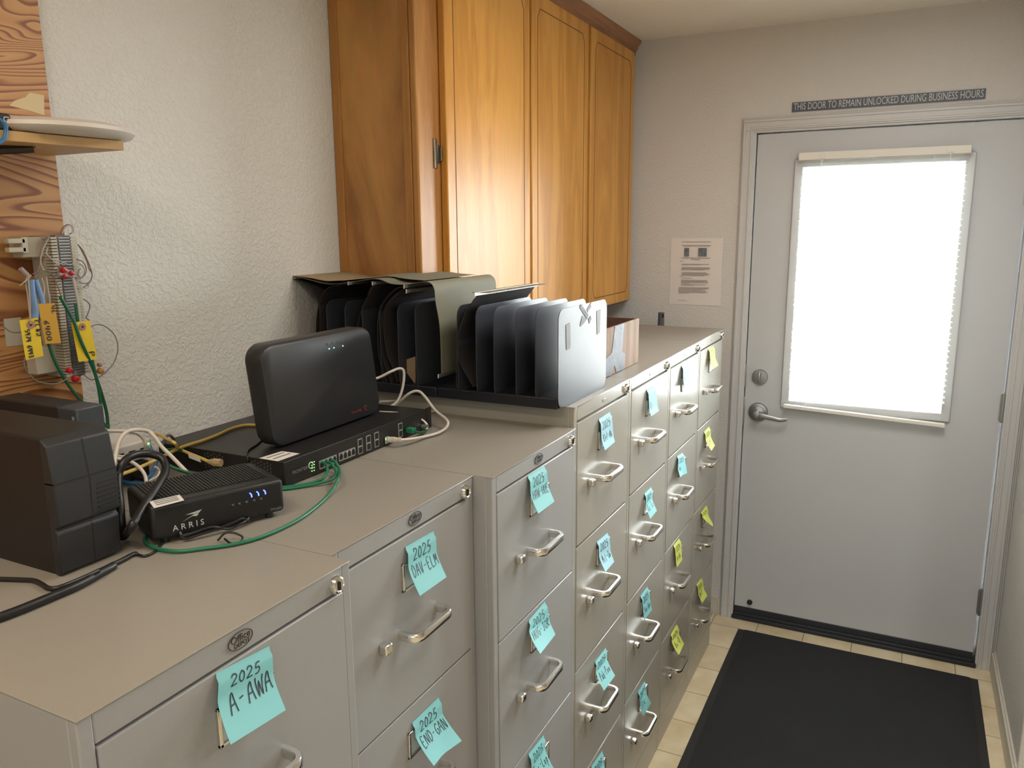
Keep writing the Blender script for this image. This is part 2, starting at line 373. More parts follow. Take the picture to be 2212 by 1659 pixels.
# handwriting: strokes in a unit cell
G = {
 '2': [[(0, .8), (.2, 1), (.6, .98), (.75, .75), (.5, .45), (.05, .03), (.2, .02), (.85, .06)]],
 '0': [[(.45, 1), (.12, .75), (.1, .25), (.4, 0), (.72, .25), (.72, .75), (.45, 1)]],
 '5': [[(.85, 1), (.3, .96), (.22, .55), (.6, .6), (.8, .35), (.6, .05), (.1, .0)]],
 '4': [[(.2, 1), (.12, .45), (.8, .5)], [(.7, 1), (.62, 0)]],
 '3': [[(.1, .9), (.5, 1), (.7, .75), (.35, .55), (.75, .3), (.5, 0), (.05, .1)]],
 '7': [[(.05, .95), (.8, .95), (.3, 0)]], '9': [[(.7, .7), (.4, .5), (.1, .75), (.4, 1), (.7, .8), (.6, 0)]], '6': [[(.7, 1), (.2, .5), (.2, .1), (.6, .05), (.65, .4), (.2, .4)]],
 'A': [[(0, 0), (.45, 1), (.85, 0)], [(.15, .38), (.78, .42)]], 'B': [[(.1, 0), (.12, 1), (.6, .95), (.6, .6), (.15, .52), (.7, .4), (.65, .08), (.1, 0)]],
 'C': [[(.8, .85), (.4, 1), (.08, .5), (.35, 0), (.8, .12)]],
 'D': [[(.1, 0), (.12, 1), (.55, .9), (.8, .5), (.5, .08), (.05, 0)]], 'E': [[(.75, .98), (.12, 1), (.1, 0), (.75, .03)], [(.1, .52), (.6, .54)]],
 'G': [[(.8, .85), (.45, 1), (.08, .5), (.4, 0), (.8, .15), (.8, .45), (.45, .45)]], 'H': [[(.1, 1), (.08, 0)], [(.8, 1), (.78, 0)], [(.1, .5), (.8, .54)]],
 'J': [[(.3, 1), (.9, 1)], [(.62, 1), (.6, .15), (.35, 0), (.08, .2)]], 'K': [[(.12, 1), (.1, 0)], [(.75, 1), (.14, .45), (.8, 0)]],
 'L': [[(.15, 1), (.1, .02), (.75, .04)]], 'M': [[(0, 0), (.15, 1), (.45, .35), (.75, 1), (.9, 0)]], 'N': [[(.05, 0), (.1, 1), (.7, .05), (.78, 1)]],
 'O': [[(.45, 1), (.1, .7), (.1, .25), (.45, 0), (.82, .3), (.8, .75), (.45, 1)]], 'P': [[(.1, 0), (.15, 1), (.6, .98), (.7, .7), (.2, .5)]],
 'Q': [[(.45, 1), (.1, .7), (.1, .25), (.45, 0), (.82, .3), (.8, .75), (.45, 1)], [(.5, .3), (.9, -.05)]],
 'R': [[(.1, 0), (.14, 1), (.6, .95), (.62, .6), (.15, .5), (.8, 0)]], 'S': [[(.75, .88), (.4, 1), (.12, .75), (.6, .4), (.55, .05), (.05, .1)]],
 'T': [[(0, .97), (.85, 1)], [(.45, 1), (.4, 0)]], 'U': [[(.1, 1), (.12, .2), (.4, 0), (.7, .2), (.75, 1)]], 'V': [[(.05, 1), (.4, 0), (.8, 1)]],
 'W': [[(0, 1), (.22, 0), (.45, .75), (.7, 0), (.95, 1)]], '-': [[(.15, .48), (.65, .52)]], '#': [[(.3, 1), (.2, 0)], [(.65, 1), (.55, 0)], [(.05, .65), (.85, .7)], [(0, .3), (.8, .35)]],
 'a': [[(.6, .5), (.2, .5), (.1, .1), (.5, .05), (.62, .5), (.7, 0)]], 'b': [[(.15, 1), (.15, 0), (.55, .05), (.6, .45), (.18, .4)]],
 'c': [[(.65, .45), (.25, .5), (.12, .1), (.65, .08)]], 'e': [[(.12, .28), (.6, .35), (.35, .55), (.1, .2), (.6, .05)]], 'i': [[(.3, .5), (.32, 0)], [(.3, .7), (.34, .74)]],
 'l': [[(.3, 1), (.28, .05), (.45, 0)]], 'o': [[(.35, .5), (.1, .25), (.35, 0), (.6, .25), (.35, .5)]], 'p': [[(.1, .5), (.12, -.4)], [(.12, .4), (.5, .5), (.55, .1), (.14, .05)]],
 'r': [[(.15, .5), (.18, 0)], [(.18, .35), (.55, .5)]], 's': [[(.5, .5), (.15, .4), (.5, .15), (.1, 0)]], 't': [[(.3, .9), (.32, .05), (.55, .02)], [(.05, .55), (.6, .58)]],
 'w': [[(.05, .5), (.2, 0), (.38, .4), (.55, 0), (.72, .5)]], 'm': [[(.05, 0), (.08, .5), (.3, .45), (.32, 0), (.36, .45), (.6, .45), (.62, 0)]],
}
def writing(mb, s, fn, u0, u1, v0, h, pen=.014, slope=0):
    """write s between u0 and u1, baseline v0 (up), letter height h, on surface fn(u,v up)->(point, normal)"""
    adv = (u1-u0)/len(s)
    for i, ch in enumerate(s):
        for st in G.get(ch, []):
            P = cr([(u0+(i+p[0]*.88)*adv, v0+p[1]*h+slope*(i+p[0])*adv, 0) for p in st], 4) if len(st) > 2 else [Vector((u0+(i+p[0]*.88)*adv, v0+p[1]*h+slope*(i+p[0])*adv, 0)) for p in st]
            L = []
            for k, p in enumerate(P):
                t = P[min(k+1, len(P)-1)]-P[max(k-1, 0)]; t = Vector((t.x, t.y, 0)); t.normalize(); nn = Vector((-t.y, t.x, 0))*pen/2
                for sg in (1, -1):
                    q = p+nn*sg; pt, nm = fn(q.x, q.y); L.append(pt+nm*.0004)
            mb.add(L, [(2*k, 2*k+1, 2*k+3, 2*k+2) for k in range(len(P)-1)])

# ------------------------------------------------------------------ room shell
D = .7246; RY = -1.025; CH = 2.432
struct(MB().box(-6.1, 3, -4.2, D+.1, -.1, 0).build('floor', 'tile'))
struct(MB().box(-6.1, .1, -4.2, D+.1, CH, CH+.1).build('ceiling', 'ceiling'))
struct(MB().box(-6.1, .1, D, D+.1, 0, CH).build('wall_back', 'wall'))
dw = MB()
DYL, DYR = -.036, -.966
dw.box(0, .12, DYL, D, 0, CH).box(0, .12, RY-.12, DYR, 0, CH).box(0, .12, DYR, DYL, 2.045, CH)
struct(dw.build('wall_door_side', 'wall_door'))
struct(MB().box(-.735, 0, RY-.12, RY, 0, CH).build('wall_right', 'wall_door', bevel=.004))
struct(MB().box(-.735, .12, -4.2, RY-.12, 0, CH).build('wall_side_room', 'wall_door'))
struct(MB().box(-6.2, -6.1, -4.2, D, 0, CH).build('wall_rear', 'wall'))
struct(MB().box(-6.1, -.735, -4.3, -4.2, 0, CH).build('wall_front', 'wall'))
b = MB().box(-.75, -.015, RY, RY+.013, 0, .078).box(-.75, -.015, RY, RY+.007, .078, .086)
struct(b.build('baseboard_right', 'base', bevel=.002))
struct(MB().box(-.013, 0, .027, D, 0, .085).build('baseboard_door_side', 'base', bevel=.002))
# door casing, mitred, stepped profile
c = MB()
for (o0, o1, t) in ((0, .057, .010), (.008, .052, .015), (.040, .050, .019), (.014, .022, .018)):
    yl, yr, zt = DYL-.004+0, DYR+.004, 2.041
    c.box(-t, -.0002*(o0>0), yl+o0, yl+o1, 0, zt+o0); c.box(-t, -.0002*(o0>0), yr-o1, yr-o0, 0, zt+o0); c.box(-t, -.0002*(o0>0), yr-o1, yl+o1, zt+o0, zt+o1)
c.box(.0002, .12, DYL-.003, DYL+.0, .02, 2.041).box(.0002, .12, DYR, DYR+.003, .02, 2.041).box(.0002, .12, DYR, DYL, 2.041, 2.046)
c.box(.048, .075, DYL-.03, DYL-.003, .02, 2.041).box(.048, .075, DYR+.003, DYR+.03, .02, 2.041).box(.048, .075, DYR+.03, DYL-.03, 2.015, 2.041)
struct(c.build('trim_1', 'trim', bevel=.0015))
struct(MB().box(-.02, .13, DYR, DYL, 0, .018).build('trim_2', 'sweep', bevel=.004))

# ------------------------------------------------------------------ door
SX = .000  # inner face of slab
dy0, dy1, dz0, dz1 = -.952, -.044, .055, 2.035
wy0, wy1, wz0, wz1 = -.768, -.213, .985, 1.910
d = MB()
d.box(SX, .044, dy0, wy0, dz0, dz1).box(SX, .044, wy1, dy1, dz0, dz1).box(SX, .044, wy0, wy1, dz0, wz0).box(SX, .044, wy0, wy1, wz1, dz1)
door = struct(d.build('door_1', 'door', bevel=0))
lf = MB(); a = .026
for (y0, y1, z0, z1) in ((wy0-a, wy0+.006, wz0-a, wz1+a), (wy1-.006, wy1+a, wz0-a, wz1+a), (wy0, wy1, wz0-a, wz0+.006), (wy0, wy1, wz1-.006, wz1+a)):
    lf.box(SX-.012, SX+.03, y0, y1, z0, z1)
lf.build('window_frame', 'door', door, bevel=.004)
MB().box(.020, .024, wy0, wy1, wz0, wz1).build('window_pane', 'glass', door)
sw = MB().box(SX-.004, .05, dy0, dy1, .012, .056)
sw.box(SX-.012, SX, dy0, dy1, .016, .03)
sw.build('door_sweep', 'sweep', door, bevel=.003)
for i, (yy, zz) in enumerate(((-.955, 1.03), (-.955, .27), (-.955, 1.80))):
    hg = MB().cyl((SX-.008, yy-.002, zz-.05), (0, 0, 1), .0065, .1, 14).cyl((SX-.008, yy-.002, zz-.054), (0, 0, 1), .004, .108, 10)
    hg.box(SX-.004, SX+.003, yy-.006, yy+.008, zz-.048, zz+.048)
    hg.build('hinge', 'nickel', door, smooth=True)
# deadbolt and lever
db = MB().lathe((SX, -.1, 1.078), (-1, 0, 0), [(.032, 0), (.032, .006), (.029, .012), (.016, .014)])
dbo = db.build('deadbolt', 'nickel', door, smooth=True)
tp = MB(); tp.X = Matrix.Translation((SX-.02, -.1, 1.078))
tp.tube([(0, 0, -.021), (-.006, 0, -.012), (-.008, 0, 0), (-.006, 0, .012), (0, 0, .021)], .0045, 10)
tp.build('thumb_turn', 'nickel', dbo, smooth=True)
lv = MB().lathe((SX, -.1, .93), (-1, 0, 0), [(.040, 0), (.040, .004), (.036, .010), (.029, .012), (.028, .020), (.013, .024), (.012, .05), (.015, .052), (.015, .06), (.008, .062)])
lvo = lv.build('lever_rose', 'nickel', door, smooth=True)
lh = MB(); P = cr([(SX-.054, -.098, .928), (SX-.058, -.125, .927), (SX-.058, -.165, .922), (SX-.056, -.195, .918), (SX-.045, -.222, .921)], 6)
def lev(u, v):
    i = u*(len(P)-1); k = min(int(i), len(P)-2); p = P[k].lerp(P[k+1], i-k); hh = .013-.005*u; an = v*2*PI
    return p + Vector((math.cos(an)*.005, 0, math.sin(an)*hh))
lh.grid(lev, 24, 16); lh.build('lever_handle', 'nickel', lvo, smooth=True)
MB().lathe((SX, -.108, .083), (-1, 0, 0), [(.011, 0), (.011, .008), (.008, .012), (.004, .0125)]).build('door_bumper', 'black_plastic', door, smooth=True)
MB().box(-.006, .03, -.046, -.036, .86, .99).build('strike_plate', 'nickel', door, bevel=.003)
MB().box(-.003, .03, -.046, -.038, 1.03, 1.125).build('strike_plate', 'nickel', door, bevel=.002)

# ------------------------------------------------------------------ blind on the door window
bl = thing('window_blind', 'white horizontal slat blind hung over the bright glass of the door', 'window blind', (SX-.02, -.49, .95))
BX = SX-.034
MB().box(BX-.013, SX-.012, -.775, -.205, 1.928, 1.957).build('headrail', 'blind', bl, bevel=.002)
sl = MB(); nsl = 42
for i in range(nsl):
    z = 1.918 - i*.0215; tilt = .0012
    yl = -.219+random.uniform(-.002, .002); yr = -.769
    def f(u, v, z=z, yl=yl, yr=yr, k=random.uniform(-.0015, .0015)):
        x = BX-.0115+.023*v; return Vector((x, yl+(yr-yl)*u, z+.0022*math.sin(PI*v)+tilt*(v-.5)*2+k*u))
    sl.grid(f, 1, 5, .0004)
sl.build('slats', 'blind', bl, smooth=True)
br_ = MB(); zl, zr = .966, .944
br_.prism([(BX-.011, -.203, zl), (BX+.012, -.203, zl), (BX+.012, -.203, zl+.014), (BX-.011, -.203, zl+.014)], (0, -.575, zr-zl))
br_.build('bottom_rail', 'blind', bl, bevel=.002)
for yy in (-.285, -.66):
    cdm = MB().tube([(BX-.0125, yy, 1.93), (BX-.0125, yy, .965)], .0009, 6, 0).tube([(BX+.0125, yy, 1.93), (BX+.0125, yy, .965)], .0009, 6, 0)
    cdm.build('ladder_cord', 'blind', bl)
MB().box(BX-.019, BX-.012, -.300, -.285, 1.932, 1.948).tube([(BX-.016, -.292, 1.936), (BX-.02, -.292, 1.915)], .0015, 6, 0).build('tilt_hook', 'blind', bl)
MB().box(BX-.018, BX-.012, -.722, -.700, 1.934, 1.952).tube([(BX-.017, -.712, 1.94), (BX-.02, -.712, 1.905)], .0016, 6, 0).build('cord_lock', 'blind', bl)

# outside
MB_ = MB().box(3, 14, -8, 8, -.2, -.08)
struct(MB_.build('ground_outside', 'concrete'))
fn_ = MB()
for i in range(40): fn_.box(6.0, 6.03, -5+i*.25, -4.76+i*.25, -.08, 1.15)
tag(fn_.build('board_fence', 'fence'), 'pale board fence outside, seen through the door glass', 'fence')
tr = MB(); rr = random.Random(3)
for i in range(240):
    c0 = Vector((5.0+rr.uniform(-.35, .35), .62+rr.gauss(0, .22), 2.05+rr.gauss(0, .16))); a1 = Vector((rr.uniform(-1, 1), rr.uniform(-1, 1), rr.uniform(-1, 1))).normalized()*.05; a2 = a1.orthogonal().normalized()*.02
    tr.add([c0-a1, c0-a2, c0+a1, c0+a2], [(0, 1, 2, 3)])
tre = thing('leafy_tree', 'leafy green branch outside, behind the upper left of the door glass', 'tree', (5, .9, -.08))
lo = tr.build('foliage', 'leaf', tre)
MB().tube([(5, .9, -.08), (5.05, .88, 1), (5, .7, 2.0)], .045, 10).build('trunk', 'bronze', tre, smooth=True)

# ------------------------------------------------------------------ sign and notice on the door wall
sg = thing('door_sign', 'long narrow slate sign with white capitals above the door', 'sign', (-.002, -.483, 2.105))
sb = MB(); s0 = at(1713.5, 243.5, 'x', -.002); s1 = at(2124.5, 212.5, 'x', -.002); s2 = at(2125.5, 190, 'x', -.002); s3 = at(1714, 222.8, 'x', -.002)
ys0, ys1 = -.165, -.802; zs0, zs1 = (s0.z+s1.z)/2, (s2.z+s3.z)/2
sb.box(-.004, 0, ys1, ys0, zs0, zs1); sb.build('sign_plate', 'sign', sg)
text('lettering', 'THIS DOOR TO REMAIN UNLOCKED DURING BUSINESS HOURS', .036, (-.0046, (ys0+ys1)/2, (zs0+zs1)/2), (0, -1, 0), (0, 0, 1), 'sign_text', sg, sx=.605)

pn = thing('wall_notice', 'printed letter-size notice with two small photos in a clear sleeve on the wall', 'notice', (-.002, .181, 1.363))
def pap(u, v): return Vector((-.002-.004*math.sin(v*PI)*u, .289-.216*u, 1.363+.276*v))
MB().grid(pap, 6, 8, .0004).build('paper_sheet', mat('notice_paper', (.78, .75, .73), .45, coat=.3), pn, smooth=True)
ln = MB(); rr = random.Random(5)
def bar(u0, u1, v0, h): ln.box(-.0075, -.0066, .289-.216*u1, .289-.216*u0, 1.363+.276*v0, 1.363+.276*v0+h)
bar(.22, .78, .945, .0016); bar(.23, .78, .892, .0014); bar(.24, .76, .882, .0012); bar(.22, .78, .705, .0018); bar(.41, .58, .682, .0016); bar(.19, .27, .655, .0014); bar(.19, .24, .43, .0014); bar(.18, .35, .065, .0012)
for v0, n, u0 in ((.615, 2, .23), (.565, 4, .23), (.49, 5, .235), (.405, 1, .235), (.375, 5, .235), (.31, 2, .235), (.265, 4, .19), (.215, 4, .19)):
    for k in range(n): bar(u0, rr.uniform(.7, .79) if k < n-1 else rr.uniform(.4, .7), v0-k*.012, .0011)
ln.build('print_lines', mat('faded_print', (.33, .30, .29), .7), pn)
pm = mat('photo_print', (.16, .19, .22), .6, var=.8, vscale=90)
MB().box(-.0076, -.0066, .289-.216*.365, .289-.216*.275, 1.363+.276*.73, 1.363+.276*.855).build('photo', pm, pn)
MB().box(-.0076, -.0066, .289-.216*.705, .289-.216*.545, 1.363+.276*.73, 1.363+.276*.855).build('photo', pm, pn)
# switch plate / paper at the right wall
tag(MB().box(-.26, -.11, RY-.001, RY+.004, .735, 1.05).build('wall_panel', mat('panel_paint', (.60, .61, .60), .4), bevel=.002), 'pale cover panel on the right wall beside the door', 'panel')

# ------------------------------------------------------------------ door mat
mt = thing('door_mat', 'black ribbed entrance mat lying on the beige tiles in front of the door', 'mat', (-1.1, -.525, 0))
MB().box(-2.3, -.108, -.968, -.083, .0, .004).build('rubber_border', 'mat_rubber', mt, bevel=.002)
MB().box(-2.27, -.112, -.940, -.112, .003, .009).build('carpet_field', 'mat_carpet', mt, bevel=.002)
lint = MB().cyl((-.86, -.62, .009), (0, 0, 1), .0028, .002, 8)
tag(lint.build('lint_speck', 'label'), 'tiny white speck of lint on the black door mat', 'lint')

# ------------------------------------------------------------------ filing cabinets
def office_logo(parent, x, y, z):
    b = MB(); k = 28
    pts = [(x+.0175*math.cos(2*PI*j/k), y, z+.0098*math.sin(2*PI*j/k)) for j in range(k)]
    b.prism(pts, (0, -.0012, 0)); o = b.build('logo_badge', 'steel', parent)
    rg = MB().tube([(x+.0175*math.cos(2*PI*j/k), y-.0012, z+.0098*math.sin(2*PI*j/k)) for j in range(k+1)], .0006, 6, 0)
    rg.build('badge_rim', 'print_dark', o)
    text('badge_lettering', 'Office', .0115, (x+.0, y-.0014, z+.0026), (1, 0, 0), (0, 0, 1), 'print_dark', o, depth=.0005)
    text('badge_lettering', 'DEPOT', .0072, (x+.0015, y-.0014, z-.0048), (1, 0, 0), (0, 0, 1), 'print_dark', o, depth=.0005)

def handle(parent, cx, yf, z, style):
    hw = .052; pr = .032
    P = [(cx-hw, yf+.002, z)]
    for i in range(7):
        a_ = PI/2*i/6; P.append((cx-hw+.017-.017*math.cos(a_), yf-pr+.017-.017*math.sin(a_), z))
    for i in range(7):
        a_ = PI/2*i/6; P.append((cx+hw-.017+.017*math.sin(a_), yf-pr+.017-.017*math.cos(a_), z))
    P.append((cx+hw, yf+.002, z)); P = [Vector(p) for p in P]
    b = MB(); n = len(P); hh = .0072
    prof = [(-1, -.6), (-1, .6), (-.6, 1), (.6, 1), (1, .6), (1, -.6), (.6, -1), (-.6, -1)]
    vs = []
    for i, p in enumerate(P):
        t = (P[min(i+1, n-1)]-P[max(i-1, 0)]).normalized(); nn = Vector((t.y, -t.x, 0))
        for q in prof: vs.append(p + nn*q[0]*.0050 + Vector((0, 0, q[1]*hh)))
    k = 8
    fs = [(i*k+j, i*k+(j+1) % k, (i+1)*k+(j+1) % k, (i+1)*k+j) for i in range(n-1) for j in range(k)] + [tuple(range(k)), tuple((n-1)*k+j for j in range(k))]
    b.add(vs, fs); b.build('handle', 'chrome', parent, smooth=True)
    lx = cx-hw-.046; z = z+.004
    MB().box(lx-.0085, lx+.0085, yf-.015, yf, z-.009, z+.007).build('thumb_latch', 'chrome', parent, bevel=.003)

def cabinet(xl, w, yf, Ht, depth, paint, lines, label, badge, gap, rot=0, kick=.085):
    root = thing('filing_cabinet', label, 'filing cabinet', (xl+w/2, yf+depth/2, 0), 'four-drawer filing cabinets in a row along the wall')
    g = .0008; x0, x1 = xl+g, xl+w-g; st = .0155
    X = Matrix.Identity(4)
    if rot: X = Matrix.Translation((xl+w, yf, 0)) @ Matrix.Rotation(rot, 4, 'Z') @ Matrix.Translation((-xl-w, -yf, 0))
    def mk():
        m_ = MB(); m_.X = X; return m_
    b = mk(); b.box(x0, x1, yf+.012, yf+depth, .0, Ht-.001)
    b.box(x0, x0+st, yf, yf+.013, 0, Ht-.001).box(x1-st, x1, yf, yf+.013, 0, Ht-.001)
    b.box(x0+st, x1-st, yf, yf+.013, lines[0]+gap/2, Ht-.001).box(x0+st, x1-st, yf+.0005, yf+.013, 0, lines[4]-gap/2)
    b.build('cabinet_body', paint, root, bevel=.0018)
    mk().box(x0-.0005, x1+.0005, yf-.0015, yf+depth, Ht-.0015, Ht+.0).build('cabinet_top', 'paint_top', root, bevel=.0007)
    cx = xl+w/2 + (.009 if yf > .03 else 0)
    for i in range(4):
        zt, zb = lines[i]-gap/2, lines[i+1]+gap/2
        dr = mk().box(x0+st+.0012, x1-st-.0012, yf-.0012, yf+.010, zb, zt).build('drawer', paint, root, bevel=.0014)
        tmp = MB
        def chromes():
            handle(dr, cx, yf-.0012, zt-(.151 if badge else .156), 0)
            hd = MB(); ho = .040 if badge else .047; hx0, hx1, hz0, hz1 = cx-.0425, cx+.0425, zt-ho-.046, zt-ho; y0, y1 = yf-.0055, yf-.001
            t_ = .005
            hd.box(hx0, hx0+t_, y0, y1, hz0, hz1).box(hx1-t_, hx1, y0, y1, hz0, hz1).box(hx0, hx1, y0, y1, hz0, hz0+t_).box(hx0, hx1, y0, y1, hz1-t_*.6, hz1)
            h_ = hd.build('label_holder', 'chrome', dr, bevel=.001)
            MB().box(hx0+t_, hx1-t_, yf-.0025, yf-.001, hz0+t_, hz1-t_*.6).build('label_card', mat_card, h_)
        chromes()
    lk = MB().lathe((x1-.030, yf+.001, Ht-.0205), (0, -1, 0), [(.0125, 0), (.0125, .004), (.0105, .0085), (.0085, .0095), (.0075, .008)], 24)
    lo_ = lk.build('lock', 'chrome', root, smooth=True)
    MB().box(x1-.0312, x1-.0288, yf-.0092, yf-.006, Ht-.0265, Ht-.0155).build('keyhole', 'port', lo_)
    if badge: office_logo(root, cx, yf, Ht-.0165)
    else: MB().box(cx-.011, cx+.011, yf-.0012, yf, Ht-.0235, Ht-.0165).build('maker_plate', paint, root, bevel=.0006)
    return root
mat_card = mat('label_card', (.45, .50, .50), .5)
XR = -.2831; w4 = .3721; H4 = 1.3047; H1 = 1.2601
LB = [1.268, .979, .671, .366, .092]
names4 = ['tan filing cabinet carrying the metal file organizers, next to the lower grey ones',
          'tan filing cabinet under the taped wooden box, all four notes blue',
          'tan filing cabinet with two blue notes above two yellow notes',
          'tan filing cabinet nearest the door, all four notes yellow']
cabs = {}
for k in range(4):
    xl = XR-w4*(4-k)
    L = [LB[0]] + [z+(.004*k if i < 4 else 0) for i, z in enumerate(LB[1:])]
    cabs[4+k] = cabinet(xl, w4, 0, H4, .67, 'paint_b', L, names4[k], False, .005)
x3 = XR-4*w4-.3826
cabs[3] = cabinet(x3, .3821, -.0035, H1, .67, 'paint_a', [1.2255, .940, .6465, .354, .06], 'grey filing cabinet with the step up to the taller tan cabinets at its right', True, .0032)
x1r = -2.5381
cabs[2] = cabinet(x1r, x3-x1r-.0012, .034, H1, .64, 'paint_a', [1.2255, .940, .6465, .354, .06], 'grey filing cabinet set slightly back, between its two grey neighbours', True, .0032)
cabs[1] = cabinet(x1r-.3826, .3821, .001, H1, .67, 'paint_a', [1.2255, .940, .6465, .354, .06], 'nearest grey filing cabinet, under the modem and the black battery backup', True, .0032)

# ------------------------------------------------------------------ sticky notes
yface = {1: .0, 2: .0328, 3: -.0047, 4: -.0012, 5: -.0012, 6: -.0012, 7: -.0012}
where = {1: 'nearest grey cabinet', 2: 'second grey cabinet', 3: 'third grey cabinet', 4: 'tan cabinet under the organizers', 5: 'tan cabinet under the taped box', 6: 'third tan cabinet', 7: 'tan cabinet nearest the door'}
rows = ['top', 'second', 'third', 'bottom']
NOTES = [
 (1, 0, 'b', ['2025', 'A-AWA'], (466, 1454), (581, 1395), (617, 1534), (498, 1609)),
 (2, 0, 'b', ['2025', 'DAV-ELM'], (875.4, 1181), (936, 1146.8), (964.4, 1246.7), (906.7, 1287.5)),
 (2, 1, 'b', ['2025', 'END-GAN'], (890, 1561), (947, 1506), (983, 1596), (937, 1655)),
 (3, 0, 'b', ['2025', 'HAW-HUE'], (1139.5, 1028), (1175.6, 1006), (1197.5, 1083.4), (1162.5, 1110)),
 (3, 1, 'b', ['2025', 'HUG-JOR'], (1142, 1340), (1176.4, 1299), (1199.5, 1370.7), (1167, 1413)),
 (3, 2, 'b', ['2025', 'Jos-Lop'], (1141, 1628.7), (1174, 1588), (1200, 1668), (1166, 1705)),
 (4, 0, 's', ['2025', 'Kel-Mi'], (1293, 905.3), (1316.8, 889.7), (1328.2, 954.5), (1306.8, 973)),
 (4, 1, 's', ['2025', 'Mit-Ow'], (1289.2, 1170), (1312, 1150.7), (1326.7, 1213.7), (1307.8, 1235.7)),
 (4, 2, 'b', ['2025', 'Pab-Pow'], (1285.4, 1429), (1308.5, 1399), (1328.5, 1459.6), (1304.7, 1492.5)),
 (4, 3, 'b', ['2025', 'Pr-R'], (1277, 1655), (1300.8, 1621.5), (1320, 1690), (1297, 1718)),
 (5, 0, 's', ['', 'R-'], (1396.6, 841.4), (1413, 832.5), (1423.2, 887.7), (1406.3, 899.3)),
 (5, 1, 'b', ['2025', 'Ro-Sc'], (1392, 1065.7), (1406.5, 1051.8), (1418.8, 1103.3), (1404.6, 1121)),
 (5, 2, 'b', ['2025', 'Sco-Spe'], (1383, 1287), (1397.8, 1266.7), (1408.3, 1317), (1391.4, 1340)),
 (5, 3, 'b', ['2025', 'Sta-T'], (1377.4, 1495), (1392.6, 1471), (1406.7, 1519), (1389.6, 1546.8)),
 (6, 0, 's', ['', 'U'], (1472, 789.6), (1485.2, 784), (1492.3, 832.6), (1480.5, 838)),
 (6, 1, 'b', ['2025', 'W-'], (1462.7, 985.6), (1474.3, 977.8), (1479, 1021.7), (1469.6, 1031)),
 (6, 2, 'y', ['2024', 'A-Bo'], (1454.5, 1177.7), (1467, 1163), (1473.8, 1209.5), (1462, 1225.4)),
 (6, 3, 'y', ['2024', 'Bo-D'], (1449, 1371), (1461.7, 1348), (1477.6, 1391), (1466.3, 1414.7)),
 (7, 0, 'y', ['2024', 'D-F'], (1529.6, 753.7), (1540.8, 747.6), (1551.7, 789.5), (1540, 797.5)),
 (7, 1, 'y', ['2024', 'G-H'], (1520.8, 932.7), (1531.6, 921.5), (1544.2, 962.7), (1536.6, 974)),
 (7, 2, 'y', ['2024', 'L'], (1514.3, 1107.4), (1525.3, 1091.5), (1540, 1131.3), (1539.8, 1137.4)),
 (7, 3, 'y', ['2024', 'M-P'], (1504, 1262), (1514.6, 1248), (1527.7, 1286.5), (1517, 1303)),
]
def free_corner(q, T, y0):
    best = None
    for i in range(120):
        P_ = at(*q, 'y', y0-.004-i*.0005); e = abs((P_-T).length-.073)
        if best is None or e < best[0]: best = (e, P_)
    return best[1]
for cab, row, colr, lines, tl, tr_, br2, bl2 in NOTES:
    yf = yface[cab]; TL = at(*tl, 'y', yf-.0004); TR = at(*tr_, 'y', yf-.0004); BL = free_corner(bl2, TL, yf); BR = free_corner(br2, TR, yf)
    fold = (cab, row) == (2, 1)
    def surf(u, v, TL=TL, TR=TR, BL=BL, BR=BR, yf=yf, fold=fold):
        t = TL.lerp(TR, u); e = BL.lerp(BR, u); p = t.lerp(e, v)
        y = (yf-.0006) + (e.y-yf)*(v**1.7); y = y if v < 1 else e.y
        if fold:
            q = (u-.45)+(v-.62)
            if q > .35: y -= (q-.35)*.022
        # keep clear of the label holder
        q_ = min(max((v-.02)/.14, 0), 1); y = min(y, yf-.0004-.0062*q_*q_*(3-2*q_)-.01*max(0, v-.15))
        return Vector((p.x, y, p.z))
    y_mat = {'b': 'note_blue', 's': 'note_sky', 'y': 'note_yellow'}[colr]
    nm = {'b': 'aqua', 's': 'pale sky blue', 'y': 'yellow'}[colr]
    wr = lines[1] if cab <= 5 and lines[1] and (cab < 4 or row in (1, 2)) or (cab, row) == (5, 3) else ''
    lab = '%s sticky note %son %s drawer of %s' % (nm, ('reading %s ' % wr) if wr and cab < 4 and row < 2 else '', rows[row], where[cab])
    root = thing('sticky_note', lab, 'sticky note', TL.lerp(TR, .5), 'sticky notes on the filing cabinet drawers')
    MB().grid(surf, 8, 14, .0003).build('note_sheet', y_mat, root, smooth=True)
    def fn(u, vup, surf=surf):
        v = min(max(1-vup, 0), 1); u = min(max(u, 0), 1); p = surf(u, v); a = surf(min(u+.01, 1), v)-surf(max(u-.01, 0), v); b = surf(u, min(v+.01, 1))-surf(u, max(v-.01, 0))
        n = a.cross(b).normalized()
        if n.y > 0: n = -n
        return p, n*1.6
    wm = MB()
    pen = .020 if cab <= 3 else .026
    if cab == 1: writing(wm, '2025', fn, .22, .78, .70, .17, .019); writing(wm, 'A-AWA', fn, .16, .97, .30, .30, .022, .08)
    elif cab <= 3: writing(wm, lines[0], fn, .18, .82, .64, .24, pen); writing(wm, lines[1], fn, .08, .98, .32, .23, pen, -.02)
    else:
        if lines[0]: writing(wm, lines[0], fn, .14, .84, .62, .25, pen)
        if lines[1]: writing(wm, lines[1], fn, .15, .15+min(.8, .17*len(lines[1])), .22, .24, pen)
    wm.build('handwriting', 'ink' if colr != 'y' else mat_olive if 'mat_olive' in globals() else 'ink', root)

